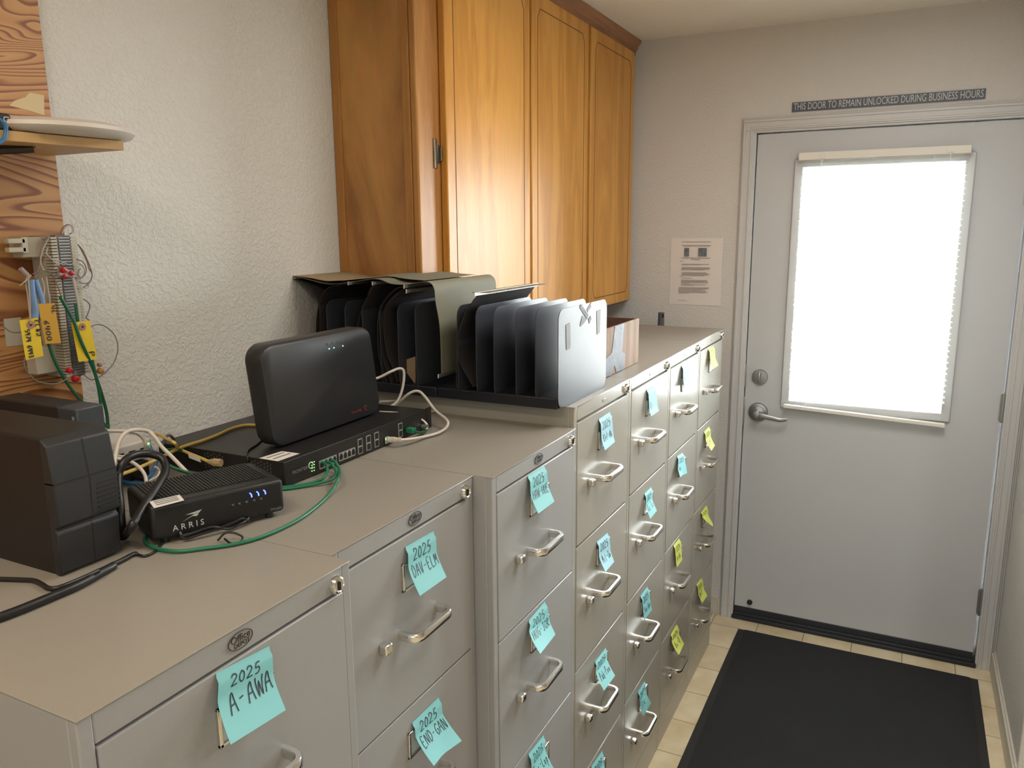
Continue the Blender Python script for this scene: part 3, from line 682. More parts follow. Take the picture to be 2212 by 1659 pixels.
# ------------------------------------------------------------------ wall cabinet
wc = thing('wall_cabinet', 'tall honey-coloured wooden wall cabinet with three doors under the ceiling', 'wall cabinet', (-.815, .6, 1.37))
zB, zT, xL = 1.372, 2.386, -1.631
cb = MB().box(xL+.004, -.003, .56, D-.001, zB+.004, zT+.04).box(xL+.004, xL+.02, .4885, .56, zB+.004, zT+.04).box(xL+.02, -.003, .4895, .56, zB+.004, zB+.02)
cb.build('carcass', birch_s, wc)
MB().box(xL, xL+.005, .70, D-.001, zB, zT+.03).box(xL, xL+.005, .4895, .512, zB, zT+.03).build('side_stile', birch_trim, wc, bevel=.0015)
ff = MB().box(xL, -1.50, .470, .489, zB, zT+.03).box(-1.5, -.003, .470, .489, zB, zB+.05).box(-1.5, -.003, .470, .489, zT-.03, zT+.03).box(-.06, -.003, .47, .489, zB, zT)
ff.build('face_frame', birch_trim, wc, bevel=.005, seg=3)
for i, (a0, a1, zb_) in enumerate(((-1.530, -1.040, zB+.008), (-1.027, -.558, zB+.008), (-.533, -.050, zB+.008))):
    dr = MB().box(a0, a1, .449, .469, zb_, zT-.008).build('cabinet_door', birch_f, wc, bevel=.003)
    gx0, gx1, gz0, gz1 = a0+.042, a1-.042, zb_+.04, zT-.05; c_ = .018; yy = .4485
    oc = [(gx0+c_, gz0), (gx1-c_, gz0), (gx1-c_*.45, gz0+c_*.8), (gx1, gz0+c_*1.6), (gx1, gz1-c_*1.6), (gx1-c_*.45, gz1-c_*.8), (gx1-c_, gz1), (gx0+c_, gz1), (gx0+c_*.45, gz1-c_*.8), (gx0, gz1-c_*1.6), (gx0, gz0+c_*1.6), (gx0+c_*.45, gz0+c_*.8), (gx0+c_, gz0)]
    MB().tube([(x, yy+.0012, z) for x, z in oc], .0019, 6, 0).build('routed_groove', groove_m, dr)
cw = MB()
prof = [(.470, 2.376), (.462, 2.378), (.459, 2.392), (.452, 2.398), (.450, 2.410), (.440, 2.418), (.436, CH-.001), (.488, CH-.001), (.488, 2.376)]
cw.prism([(xL-.02, y, z) for y, z in prof], (-xL+.019, 0, 0)); 
cw.prism([(xL+.47-y, .44, z) for y, z in prof], (0, D-.441, 0)); cw.build('crown_moulding', crown_w, wc)
for zz in (1.868, 2.3, 1.47):
    h_ = MB().box(-1.548, -1.531, .4665, .470, zz-.022, zz+.022).cyl((-1.534, .464, zz-.018), (0, 0, 1), .0035, .036, 10).box(-1.562, -1.546, .467, .470, zz-.036, zz+.036)
    h_.build('hinge', 'hinge', wc, bevel=.002)
MB().cyl((-1.034, .466, 1.83), (0, 0, 1), .003, .05, 8).build('hinge', 'hinge', wc)

# ------------------------------------------------------------------ file organizers
ox0, ox1 = -1.812, -1.522
def organizer(yb, ys, label, label_g):
    r = thing('file_organizer', label, 'file organizer', ((ox0+ox1)/2, (ys[0]+ys[-1])/2, H4), label_g)
    MB().box(ox0+.004, ox1-.004, yb[0], yb[1], H4+.0005, H4+.024).build('tray_base', 'organizer_base', r, bevel=.002)
    for i, y in enumerate(ys):
        z0 = H4+(.0006 if i == 0 and ys[0] < .05 else .012); z1 = 1.517
        o_ = rrect(ox1-ox0, z1-z0, .024 if i == 0 else .026)
        MB().prism([(ox0+a_, y, z0+b_) for a_, b_ in o_], (0, .0016, 0)).build('divider_panel', 'organizer', r, smooth=True)
    return r
o1 = organizer((.024, .322), [.0200, .072, .118, .171, .215, .262], 'near metal file organizer whose bright end panel bears scraps of tape', 'metal file organizers on the tan cabinets')
o2 = organizer((.324, .645), [.372, .42, .47, .52, .57, .625], 'far metal file organizer by the wall, draped with olive folders', 'metal file organizers on the tan cabinets')
# tape remains on the end panel
def tape(pts, parent, m_='tape'):
    q = [at(u, v, 'y', .0192) for u, v in pts]; n_ = len(q)
    MB().prism(q, (0, .0008, 0)).build('tape_strip', m_, parent)
dt = mat('tape_dark', (.06, .06, .06), .5, 0, spec=.1, bump=.5, bscale=80)
tape([(1252, 664), (1255, 657), (1272, 680), (1268, 690)], o1, dt)
tape([(1272, 662), (1277, 653), (1278, 664), (1270, 674), (1268, 668)], o1)
tape([(1253, 705), (1258, 682), (1268, 690), (1255, 706)], o1)
tape([(1271, 690), (1276, 682), (1278, 688), (1273, 699)], o1, dt)
tp_c = mat('tape_clear', (.24, .24, .24), .5, 0, spec=.1, bump=.4, bscale=60)
tape([(1223, 702), (1232, 697), (1232, 752), (1224, 756)], o1, tp_c)
tape([(1289, 672), (1298, 668), (1296, 718), (1290, 723)], o1, tp_c)

# hanging folders : profile pixels read on the plane of the near edge
def folder(name, lab, px, m, x0=ox0, x1=ox1+.0, hooks=(), th=.0009, grp='hanging file folders in the organizers', rods=True, tilt=0):
    P = [at(u, v, 'x', x0) for u, v in px]; P = cr(P, 6)
    r = thing(name, lab, 'folder', P[len(P)//2].copy(), grp)
    b = MB(); b.sheet(P, (x1-x0, tilt, 0), th); b.build('folder_sheet', m, r, smooth=True)
    for e in hooks:
        p = P[0] if e == 0 else P[-1]
        MB().box(x0-.012, x1+.012, p.y-.0012, p.y+.0012, p.z-.004, p.z+.003).tube([(x0-.006, p.y, p.z+.001), (x0-.013, p.y, p.z+.003), (x0-.0135, p.y, p.z-.005)], .0016, 6, 0).build('hook_rod', 'hook', r)
    return r
folder('hanging_folder', 'olive hanging folder flopped over the tops, its free end hanging to the right', [(640, 598), (665, 604), (696, 612), (720, 614), (766, 608.4), (800, 603), (822, 604.6), (844, 613), (875, 615), (909, 609.7), (926, 610), (937, 622.7), (941, 655), (950, 712), (953.6, 810)], 'folder', hooks=(1,))
folder('hanging_folder', 'tan-topped hanging folder stretched furthest out over the wall side', [(612, 596), (640, 597), (672, 601), (705, 607), (740, 606)], 'folder_tan', hooks=(0,), x1=ox1-.02)
folder('hanging_folder', 'dark hanging folder curling outward at the wall end', [(628, 602), (655, 612), (671.6, 624), (683, 645), (690, 670), (690, 720), (688, 800)], 'folder_shaded', hooks=(0,))
folder('hanging_folder', 'olive flap lying between the drooping folders in the far organizer', [(790, 599), (830, 596), (880, 603), (915, 606)], 'folder', x0=ox0+.05)
folder('hanging_folder', 'dark hanging folder bowed beside the outermost one', [(760, 611), (730, 615), (705, 624), (692, 646), (684, 680), (682, 720), (684, 790)], 'folder_shaded', hooks=(0,))
folder('hanging_folder', 'dark hanging folder leaning in the middle of the far organizer', [(812, 611), (800, 628), (784, 662), (772, 700), (769, 740), (770, 800)], 'folder_shaded', hooks=(0,))
folder('hanging_folder', 'dark folder, outermost of the bowed bunch in the far organizer', [(880, 618), (858, 622), (843, 634), (826, 655), (817, 682), (815, 731), (820, 780), (833, 828)], 'folder_shaded', hooks=(0,))
folder('hanging_folder', 'dark folder, middle of the bowed bunch in the far organizer', [(890, 622), (866, 628), (848, 642), (832, 664), (824, 700), (822, 740), (830, 785), (845, 828)], 'folder_shaded')
folder('hanging_folder', 'dark folder, innermost of the bowed bunch in the far organizer', [(885, 628), (862, 634), (845, 648), (832, 672), (828, 712), (836, 765), (846, 790), (858, 826)], 'folder_shaded', hooks=(0,))
folder('hanging_folder', 'dark hanging folder standing in the near organizer with twin rods on top', [(1032, 634), (1024, 647), (1005, 675), (991, 712), (988, 745), (994, 784), (1008, 812), (1022, 836)], 'folder_shaded', hooks=(0,), x1=ox1+.005)
folder('hanging_folder', 'outer wrap of the folder in the near organizer, pinched at the bottom', [(1024, 645), (1003, 680), (988, 730), (986, 790), (986, 833), (998, 845), (1022, 847)], 'folder_shaded', x1=ox1+.005)
pP = [at(1032, 632, 'x', ox0), at(1045, 630, 'x', ox0)]
fp = MB().box(ox0+.004, ox1+.01, .183, .225, 1.546, 1.5475); fp.X = Matrix.Identity(4)
tag(fp.build('folder_flap', 'folder'), 'flat folded top flap resting over the near organizer', 'folder', 'hanging file folders in the organizers')
tc_ = MB().prism([at(862, 782, 'x', ox0+.03), at(897, 770, 'x', ox0+.03), at(898, 832, 'x', ox0+.03)], (.0008, 0, 0))
tag(tc_.build('cardboard_scrap', 'folder_tan'), 'brown cardboard corner standing in the far organizer', 'cardboard')

# ------------------------------------------------------------------ taped wooden box
bx = thing('wooden_box', 'open wooden box with a wide strip of silver tape behind the organizers', 'box', (-1.2, .15, H4))
bz0, bz1 = H4+.001, H4+.135
p0 = at(1376, 797, 'z', H4); q0 = p0
byf = .055
bxr = at(1378, 798, 'y', byf).x; bxl = bxr-.30
bz1 = at(1380, 688, 'y', byf).z; bz0 = H4+.0006
bb = MB(); byb = byf+.26
bb.box(bxl, bxl+.008, byf, byb, bz0, bz1).box(bxr-.008, bxr, byf+.008, byb, bz0, bz1).box(bxl, bxr, byb-.008, byb, bz0, bz1).box(bxl, bxr, byf+.008, byb, bz0, bz0+.006)
bb.build('box_shell', 'carton', bx)
MB().box(bxl, bxr+.001, byf, byf+.008, bz0, bz1).build('front_board', oak_end, bx, bevel=.0015)
tpx = [(1342, 703), (1366, 697), (1364, 745), (1369, 752), (1363, 802), (1334, 812), (1314, 812), (1316, 770), (1332, 762)]
def tapeb(pts):
    q = [at(u, v, 'y', byf-.0012) for u, v in pts]; q = [Vector((a.x, a.y, min(max(a.z, bz0), bz1+.001))) for a in q]
    MB().prism(q, (0, .0011, 0)).build('silver_tape', 'duct', bx)
tapeb([(1329, 701), (1349, 697), (1344, 760), (1352, 764), (1348, 800), (1331, 804), (1328, 790), (1320, 812), (1305, 815), (1305, 780), (1322, 762)])

# grey handle standing in the gap by the door wall
bh = thing('broom', 'rounded grey handle top sticking up behind the last filing cabinet', 'broom', (-.11, .292, 0))
hm = MB().tube([(-.11, .29, 0.02), (-.11, .291, .8), (-.11, .291, 1.338)], lambda t: .0165 if t < .985 else .0165*(1-(t-.985)/.015*.25), 16, 3)
hm.build('handle', 'broom', bh, smooth=True)
MB().box(-.1285, -.1265, .276, .282, 1.318, 1.334).build('hang_hole', 'port', bh)

# ------------------------------------------------------------------ plywood backboard, shelf
pw = MB(); pw.prism([(-2.3955, D-.0135, 1.0), (-2.3955, D-.0135, CH-.002), (-3.75, D-.0135, CH-.002), (-3.75, D-.0135, 1.0)], (0, .0130, 0))
tag(pw.build('plywood_backboard', 'plywood'), 'rough fir plywood backboard fixed to the wall at the far left', 'plywood panel')
pt = MB().prism([at(u, v, 'y', D-.0140) for u, v in ((95, 206), (96, 249), (60, 238), (20, 228), (30, 218), (55, 210), (64, 200))], (0, .0005, 0))
tag(pt.build('wood_patch', mat('patch_filler', (.60, .47, .26), .6)), 'pale lozenge repair patch in the plywood above the shelf', 'wood patch')
sh = thing('wall_shelf', 'small pine wall shelf carrying an ivory disc, high on the left', 'shelf', (-2.65, .62, 1.81))
shp = [(-2.408, .520), (-2.408, D-.015), (-3.1, D-.015), (-3.1, .600)]
MB().prism([(x, y, 1.809) for x, y in shp], (0, 0, .0145)).build('shelf_board', 'pine_edge', sh, bevel=.001)
MB().tube([(-2.515, .585, 1.807), (-2.60, .64, 1.795), (-2.70, .70, 1.765)], .007, 8, 4).box(-2.72, -2.70, .70, .712, 1.70, 1.80).build('bracket', 'bronze', sh, smooth=True)
MB().cyl((-2.512, .580, 1.8095), (0, 0, -1), .0045, .003, 12).build('screw', 'chrome', sh)
dc = thing('ivory_disc', 'round ivory ceiling-style access point lying on the pine shelf', 'access point', (-2.515, .60, 1.824))
dd = MB(); dd.X = Matrix.Translation((-2.468, .600, 1.8246))
dd.lathe((0, 0, 0), (0, 0, 1), [(.095, 0), (.110, .004), (.115, .010), (.113, .016), (.092, .023), (.05, .028), (.01, .029)], 48)
dd.build('disc_shell', 'disc', dc, smooth=True)
bx2 = thing('small_black_device', 'small black box with pale lettering at the left end of the shelf', 'network device', (-2.66, .60, 1.824))
q1 = at(23, 246, 'y', .552)
MB().box(q1.x-.10, q1.x, .552, .64, 1.8245, q1.z).build('device_case', 'black_plastic', bx2, bevel=.003)
text('lettering', 'U/t', .012, (q1.x-.008, .5514, (1.8245+q1.z)/2), (0, 0, -1), (1, 0, 0), 'print_white', bx2)
def trace(pts, ax, val=None):
    return [at(p[0], p[1], ax, p[2] if len(p) > 2 else val) for p in pts]
def cable(name, label, pts, ax, val, r, m, k=10, cat='cable', grp=None, parent=None):
    b = MB().tube(trace(pts, ax, val), r, k, 6)
    o = b.build(name, m, parent, smooth=True)
    if parent is None: tag(o, label, cat, grp)
    return o
cable('blue_cable', 'short blue cable looping off the device on the shelf', [(-30, 262), (-5, 258), (9, 268), (13, 283), (8, 300), (-4, 309), (-30, 315)], 'y', .535, .0030, 'cord_blue')

# ------------------------------------------------------------------ punch-down block and its wiring
pb = thing('punch_down_block', 'ivory telephone punch-down block crowded with thin wires on the plywood edge', 'wiring block', (-2.45, .66, 1.43))
YB = .650
def zx(u, v, y=YB): return at(u, v, 'y', y)
tl_, tr2, bl_, br_2 = zx(106, 507), zx(168, 510), zx(142, 814), zx(190, 812)
bxa, bxb = (tl_.x+bl_.x)/2, (tr2.x+br_2.x)/2; bza, bzb = (bl_.z+br_2.z)/2, (tl_.z+tr2.z)/2
MB().box(bxa+.004, bxb-.004, YB+.012, D-.014, bza, bzb).build('block_body', 'block_white', pb, bevel=.002)
MB().box(bxa+.010, bxb-.010, YB, YB+.014, bza, bzb).build('clip_bed', 'block_grey', pb)
fr = MB(); fr2 = MB(); cl = MB(); nr = 48
for i in range(nr):
    z = bza+.004+i*(bzb-bza-.008)/(nr-1)
    fr.box(bxa, bxa+.0105, YB-.003, YB+.02, z-.0018, z+.0018); fr2.box(bxb-.0105, bxb, YB-.003, YB+.02, z-.0018, z+.0018)
    cl.box(bxa+.013, bxb-.013, YB-.0035, YB, z-.0009, z+.0009)
fr.build('fanning_strip', 'block_white', pb); fr2.build('fanning_strip', 'block_white', pb); cl.build('clip_rows', 'steel', pb)
bk = MB()
for (z0_, z1_) in ((bzb-.035, bzb-.002), (bza+.01, bza+.055)):
    MB().box(bxa-.036, bxa+.006, YB+.020, YB+.045, z0_, z1_).build('mounting_bracket', 'block_white', pb, bevel=.0015)
bk.box(bxa-.062, bxa-.034, YB+.010, YB+.022, bzb-.012, bzb-.004).box(bxa-.062, bxa-.034, YB+.010, YB+.022, bzb-.026, bzb-.018).box(bxa-.04, bxa-.030, YB+.01, YB+.045, bzb-.028, bzb-.002)
bk.build('cable_clip', 'block_white', pb, bevel=.0012)
WP = [
 ([(131, 504), (136, 492), (146, 485), (156, 489), (158, 500), (150, 506)], 'wire_red'), ([(134, 505), (140, 493), (150, 487), (157, 494), (155, 505)], 'wire_white'),
 ([(103, 512), (93, 525), (87, 550), (86, 570), (80, 588), (70, 592)], 'wire_red'), ([(105, 515), (98, 528), (90, 548), (88, 568), (94, 582), (105, 588)], 'wire_white'),
 ([(170, 530), (180, 548), (188, 565), (192, 580), (199, 592), (196, 606), (186, 617), (180, 621)], 'wire_red'), ([(168, 528), (178, 540), (187, 558), (194, 575), (199, 595), (192, 610), (178, 612), (170, 608)], 'cord_grey'),
 ([(165, 560), (178, 565), (186, 578), (184, 592), (174, 600), (168, 590), (174, 580)], 'cord_grey'), ([(160, 575), (172, 570), (182, 580), (180, 595), (170, 603), (160, 600)], 'wire_white'),
 ([(180, 646), (190, 653), (194, 663), (189, 680), (186, 686), (193, 692)], 'cord_grey'), ([(168, 623), (180, 623), (190, 621), (191, 612)], 'wire_white'),
 ([(196, 706), (210, 701), (225, 704), (243, 718), (253, 738), (254, 760), (245, 785), (230, 802), (213, 815), (196, 820), (180, 808)], 'cord_grey'),
 ([(88, 726), (70, 745), (58, 765), (52, 782), (58, 802), (78, 822), (104, 829), (128, 827), (148, 816), (165, 805)], 'cord_grey'),
 ([(6, 702), (14, 711), (28, 718), (46, 718)], 'cord_grey'),
 ([(67, 594), (63, 600), (54, 608), (43, 617)], 'wire_white'), ([(60, 592), (56, 610), (60, 640), (63, 668), (66, 698)], 'wire_white'),
 ([(90, 600), (96, 620), (95, 645), (98, 668)], 'wire_white'), ([(100, 598), (104, 625), (108, 650), (106, 668)], 'wire_white'),
 ([(100, 684), (95, 700), (90, 722)], 'wire_white'),
 ([(110, 590), (122, 612), (128, 628), (132, 640)], 'wire_red'),
 ([(120, 600), (108, 588), (96, 585), (82, 592), (75, 600)], 'cord_grey'),
 ([(103, 535), (101, 548), (112, 560), (125, 570), (140, 566)], 'wire_white'),
 ([(118, 562), (132, 565), (150, 572), (165, 566)], 'wire_white'),
]
for i, (p, m_) in enumerate(WP):
    cable('jumper_wire', None, p, 'y', YB-.012-.0006*(i % 7), .0010, m_, 6, parent=pb)
for u, v, m_, r_ in ((136, 583, 'red_cap', .0042), (153, 590, 'red_cap', .0036), (139, 597, 'red_cap', .0034), (150, 800, 'red_cap', .0042), (163, 818, 'red_cap', .0048), (217, 801, 'amber_cap', .0046), (215, 788, 'amber_cap', .0028)):
    p = zx(u, v, YB-.014); o = MB().lathe(p, (0, -1, 0), [(r_*1.2, -.003), (r_*1.2, .002), (r_, .004), (r_*.4, .005)], 16).build('splice_cap', m_, pb, smooth=True)
for (a_, b_) in (((128, 580), (160, 592)), ((126, 592), (165, 598)), ((84, 688), (108, 676)), ((44, 580), (62, 598))):
    p, q = zx(*a_, YB-.011), zx(*b_, YB-.011); MB().tube([p, p.lerp(q, .5), q], .0042, 10, 3).build('splice_sleeve', 'gel', pb, smooth=True)
cable('blue_sleeve', None, [(66, 604), (70, 640), (76, 672), (74, 690)], 'y', YB-.013, .0055, 'blue_sleeve', 10, parent=pb)
cable('blue_sleeve', None, [(76, 604), (84, 628), (92, 655), (84, 685)], 'y', YB-.010, .0045, 'blue_sleeve', 10, parent=pb)
for p, rr_ in (([(158, 600), (162, 620), (168, 650), (172, 680), (175, 705)], .0022),):
    cable('jumper_wire', None, p, 'y', YB-.018, rr_, 'wire_white', 8, parent=pb)
# tags
def wtag(pts, y, m_, label, ring=None, lines=(), strg=None):
    q = [at(u, v, 'y', y) for u, v in pts]; r = thing('wire_tag', label, 'tag', (q[0]+q[2])/2, 'paper tags hanging from the wiring block')
    MB().prism(q, (0, .0006, 0)).build('tag_card', m_, r)
    if ring:
        c_ = at(*ring, 'y', y-.0005); MB().cyl(c_, (0, -1, 0), .0062, .0004, 20).build('eyelet_ring', 'tag_ring', r)
        MB().cyl(c_+Vector((0, -.0004, 0)), (0, -1, 0), .002, .0004, 12).build('eyelet_hole', 'port', r)
    if strg: MB().tube([at(u, v, 'y', y-.002) for u, v in strg], .0012, 6, 4).build('tag_string', 'cord_tan', r, smooth=True)
    A_, B_, C_, D_ = q
    def fn(u, v):  # u down the tag, v across (text runs downward)
        return (A_.lerp(D_, u)).lerp(B_.lerp(C_, u), v), Vector((0, -2.5, 0))
    wm = MB()
    for s_, u0, u1, v0, h_ in lines: writing(wm, s_, fn, u0, u1, v0, h_, .03)
    if lines: wm.build('handwriting', 'ink', r)
    fl = MB()
    return r
wtag([(82, 656), (118, 655), (132, 741), (98, 743)], YB-.016, 'tag_orange', 'orange-yellow paper tag, half hidden behind the front left one', lines=[('4L', .05, .3, .75, .2), ('6400', .42, .95, .15, .3)])
wtag([(42, 692), (82, 686), (94, 769), (56, 778)], YB-.022, 'tag_yellow', 'bright yellow paper tag with brown eyelet at the far left', ring=(66, 702), lines=[('5974 6443', .25, .98, .18, .26), ('CL#2', .05, .5, .78, .2)], strg=[(60, 592), (64, 640), (66, 700)])
wtag([(154, 697), (194, 692), (210, 776), (170, 782)], YB-.020, 'tag_yellow', 'yellow paper tag in front of the right side of the wiring block', ring=(178, 706), lines=[('P', .78, .95, .62, .26)])
q = [at(u, v, 'y', D-.0145) for u, v in ((8, 689), (45, 685), (52, 745), (14, 749))]
tag(MB().prism(q, (0, .0008, 0)).build('paper_square', 'block_white'), 'blank pale paper square stuck on the plywood left of the tags', 'paper')
# green cables dropping from the block
grn = 'dark green cables dropping from the wiring block to the cabinet top'
cable('network_cable', 'dark green cable curving from the right tag down behind the white switch', [(130, 641), (145, 667, .63), (160, 695, .628), (172, 730, .627), (187, 765, .63), (201, 795, .635), (212, 828, .64), (229, 885, .65), (234, 925, .655)], 'y', .63, .0028, 'cord_green_dark', grp=grn)
cable('network_cable', 'dark green cable hanging straight beside the curved one', [(163, 655), (169, 697), (181, 724), (194, 760), (206, 808), (215, 851), (218.5, 887), (221, 928)], 'y', .634, .0026, 'cord_green_dark', grp=grn)
cable('network_cable', 'dark green cable sweeping diagonally across the plywood edge', [(105, 742), (117.5, 778), (135.6, 812), (160, 848), (193, 884), (232, 923)], 'y', .640, .0026, 'cord_green_dark', grp=grn)

# ------------------------------------------------------------------ battery backup and the slim device behind it
ZD = H1
up = thing('battery_backup', 'large black battery backup tower at the left end of the nearest cabinet', 'battery backup', (-2.695, .47, ZD))
ux0, ux1, uz1 = -2.737, -2.652, 1.436
MB().box(ux0+.002, ux1-.001, .300, .640, ZD+.001, uz1).build('case', 'black_plastic', up, bevel=.003)
fa = MB()
zs = [ZD+.001, ZD+.058, ZD+.060, uz1-.055, uz1-.053, uz1-.001]
pf = [(.302, ZD+.001), (.290, ZD+.004), (.287, ZD+.056), (.292, ZD+.062), (.284, ZD+.066), (.282, uz1-.058), (.289, uz1-.008), (.302, uz1)]
fa.prism([(ux0, y, z) for y, z in pf], (ux1-ux0, 0, 0)); fo = fa.build('front_panel', 'ups_front', up, bevel=.002)
gv = MB(); mx_ = (ux0+ux1)/2+.004
gv.prism([(mx_-.0006, y-.0003, z) for y, z in pf[1:7]] + [(mx_-.0006, .30, uz1-.008), (mx_-.0006, .30, ZD+.004)], (.0012, 0, 0))
gv.box(ux0, ux1+.0004, .2818, .3, uz1-.0562, uz1-.0545)
gv.build('panel_seams', 'port', fo)
vt = MB()
for i in range(8): vt.box(mx_+.008, ux1+.0005, .2822, .30, uz1-.064-i*.0062, uz1-.0620-i*.0062)
vt.build('vent_slots', 'port', fo)
sd = thing('slim_router', 'slim black box with grey end standing behind the battery backup', 'network device', (-2.54, .59, ZD))
MB().box(-2.560, -2.515, .533, .70, ZD+.001, 1.4185).build('device_case', 'black_gloss', sd, bevel=.003)
MB().box(-2.5606, -2.5146, .489, .534, ZD+.001, 1.4185).build('grey_end_cap', mat('slate_plastic', (.055, .065, .08), .45), sd, bevel=.003)
text('lettering', 'iliens', .0085, (-2.5612, .497, 1.398), (0, 0, -1), (0, -1, 0), 'print_white', sd)

# ------------------------------------------------------------------ white switch
ws = thing('network_switch', 'small white network switch with square ports against the wall', 'network switch', (-2.42, .62, ZD))
a0 = at(333, 985, 'y', .55); X_ = Matrix.Translation((-2.385, .552, ZD+.030)) @ Matrix.Rotation(math.radians(-2), 4, 'Z')
tag(MB().box(-2.56+.07, -2.40, .545, .64, ZD+.001, ZD+.0295).build('power_adapter', 'black_plastic', bevel=.003), 'flat black adapter lying under the white switch', 'adapter')
b = MB(); b.X = X_; b.box(-.19, 0, 0, .105, 0, .034); wso = b.build('case', 'white_plastic', ws, bevel=.004, seg=3)
pz = MB(); pz.X = X_; pf_ = MB(); pf_.X = X_
for i in range(6):
    x_ = -.012-i*.022; pz.box(x_-.0125, x_, -.0006, .004, .007, .021)
pz.build('ports', 'port', wso)
b = MB(); b.X = X_; b.box(-.014, -.006, -.001, .002, .024, .027); b.build('status_light', 'led_green', wso)

# ------------------------------------------------------------------ modem
md = thing('cable_modem', 'black cable modem with blue lights and ribbed top on the nearest cabinet', 'modem', (-2.50, .29, ZD))
A0 = at(330, 1172, 'z', ZD+.008); B0 = at(616, 1103, 'z', ZD+.008); ang = math.atan2(B0.y-A0.y, B0.x-A0.x); LW = (B0-A0).length
X_ = Matrix.Translation(A0) @ Matrix.Rotation(ang, 4, 'Z'); mh = .050; dp = .118
b = MB(); b.X = X_; b.box(0, LW, 0, dp, 0, mh); mo = b.build('case', 'black_plastic', md, bevel=.006, seg=3)
rb = MB(); rb.X = X_
for i in range(34): rb.box(.012+i*(LW-.024)/34, .012+(i+.55)*(LW-.024)/34, .024, dp-.004, mh-.001, mh+.0012)
rb.build('vent_ribs', 'black_plastic', mo)
b = MB(); b.X = X_
for xx, yy in ((.02, .015), (LW-.02, .012), (.02, dp-.015), (LW-.02, dp-.015)): b.cyl((xx, yy, -.0078), (0, 0, 1), .006, .009, 14)
b.build('feet', 'black_gloss', mo)
R3 = X_.to_3x3(); xd = R3 @ Vector((1, 0, 0)); zd = Vector((0, 0, 1)); yd = R3 @ Vector((0, 1, 0))
def mp_(x, z, y=-.0006): return X_ @ Vector((x, y, z))
text('lettering', 'A R R I S', .0118, mp_(LW*.255, .0125), xd, zd, 'print_white', mo, sx=.98)
lg = MB(); lg.X = X_
lg.add([(LW*.21, -.0008, .0195), (LW*.36, -.0008, .0315), (LW*.335, -.0008, .0275), (LW*.30, -.0008, .0255), (LW*.335, -.0008, .0265), (LW*.32, -.0008, .0235), (LW*.29, -.0008, .0245), (LW*.27, -.0008, .0235)], [(0, 1, 2, 3, 7), (4, 5, 6, 3)])
lg.add([(LW*.24, -.0008, .0285), (LW*.36, -.0008, .0315), (LW*.30, -.0008, .0275)], [(0, 1, 2)])
lg.build('arrow_logo', 'print_white', mo)
text('lettering', 'TM1602', .0052, mp_(LW*.925, .0065), xd, zd, 'print_grey', mo)
for i in range(3):
    b = MB(); b.X = X_; x_ = LW*(.725+.055*i); b.tube([(x_, -.0006, .0395), (x_+.0022, -.0008, .0365), (x_+.0026, -.0008, .0325)], .0009, 6, 3); b.build('indicator_light', 'led_blue', mo)
b = MB(); b.X = X_
for i, x_ in enumerate((.59, .64, .695, .755, .81)):
    b.tube([(LW*x_-.0015, -.0006, .0275), (LW*x_+.0015, -.0006, .0255), (LW*x_+.0015, -.0006, .0285), (LW*x_-.0015, -.0006, .0275)], .0005, 5, 0)
b.build('indicator_icons', 'print_grey', mo)
def flat_label(name, pts, z, parent, m_='label', lines=3):
    q = [at(u, v, 'z', z) for u, v in pts]; o = MB().prism(q, (0, 0, .0004)).build(name, m_, parent)
    A_, B_, C_, D_ = q; lb = MB()
    for i in range(lines):
        t0 = (i+.6)/(lines+.4)*.85; t1 = t0+.10
        p = [A_.lerp(D_, t0).lerp(B_.lerp(C_, t0), s_) for s_ in (.12, .88)] + [A_.lerp(D_, t1).lerp(B_.lerp(C_, t1), s_) for s_ in (.88, .12)]
        lb.prism([v+Vector((0, 0, .0005)) for v in p], (0, 0, .0003))
    lb.build('print_lines', 'print_grey', o); return o
flat_label('serial_label', [(322, 1084), (388, 1069), (398, 1081), (333, 1098)], ZD+.008+mh+.0014, mo)

# ------------------------------------------------------------------ rack box and the standing router
rk = thing('rack_gateway', 'wide flat black rack unit full of ports across the grey cabinet tops', 'network gateway', (-2.13, .43, ZD))
RX0, RX1, RY0, RY1, RZ = -2.350, -1.916, .281, .581, 1.3045
MB().box(RX0, RX1, RY0, RY1, ZD+.002, RZ).build('case', 'black_metal', rk, bevel=.001)
MB().box(RX1-.002, RX1+.016, RY0-.001, RY0+.002, ZD+.002, RZ+.002).build('rack_ear', 'black_metal', rk)
for cy in (.36, .47):
    vm = MB()
    for i in range(7):
        for j in range(5): vm.cyl((RX0+.0005, RY0+.03+(cy-.36)+i*.007, ZD+.012+j*.006+(i % 2)*.003), (-1, 0, 0), .0017, .001, 6)
    vm.build('vent_holes', mat('vent_grey', (.09, .085, .08), .5), rk)
FY = RY0-.0012
def fx(u, v): return at(u, v, 'y', FY)
text('lettering', 'FRONTIER', .0085, (RX0+.036, FY, ZD+.021), (1, 0, 0), (0, 0, 1), 'print_grey', rk)
rg = MB().tube([(RX0+.063+.0055*math.cos(a), FY, ZD+.0225+.0055*math.sin(a)) for a in [2*PI*i/16 for i in range(15)]], .0010, 6, 0); rg.build('ring_logo', 'print_white', rk)
ld = MB()
for i in range(4):
    for j in range(2):
        p = fx(673.5+j*4.8, 1017.5-i*6.2-j*1.5); ld.cyl(p, (0, -1, 0), .0009, .001, 8)
ld.build('status_lights', 'led_green', rk)
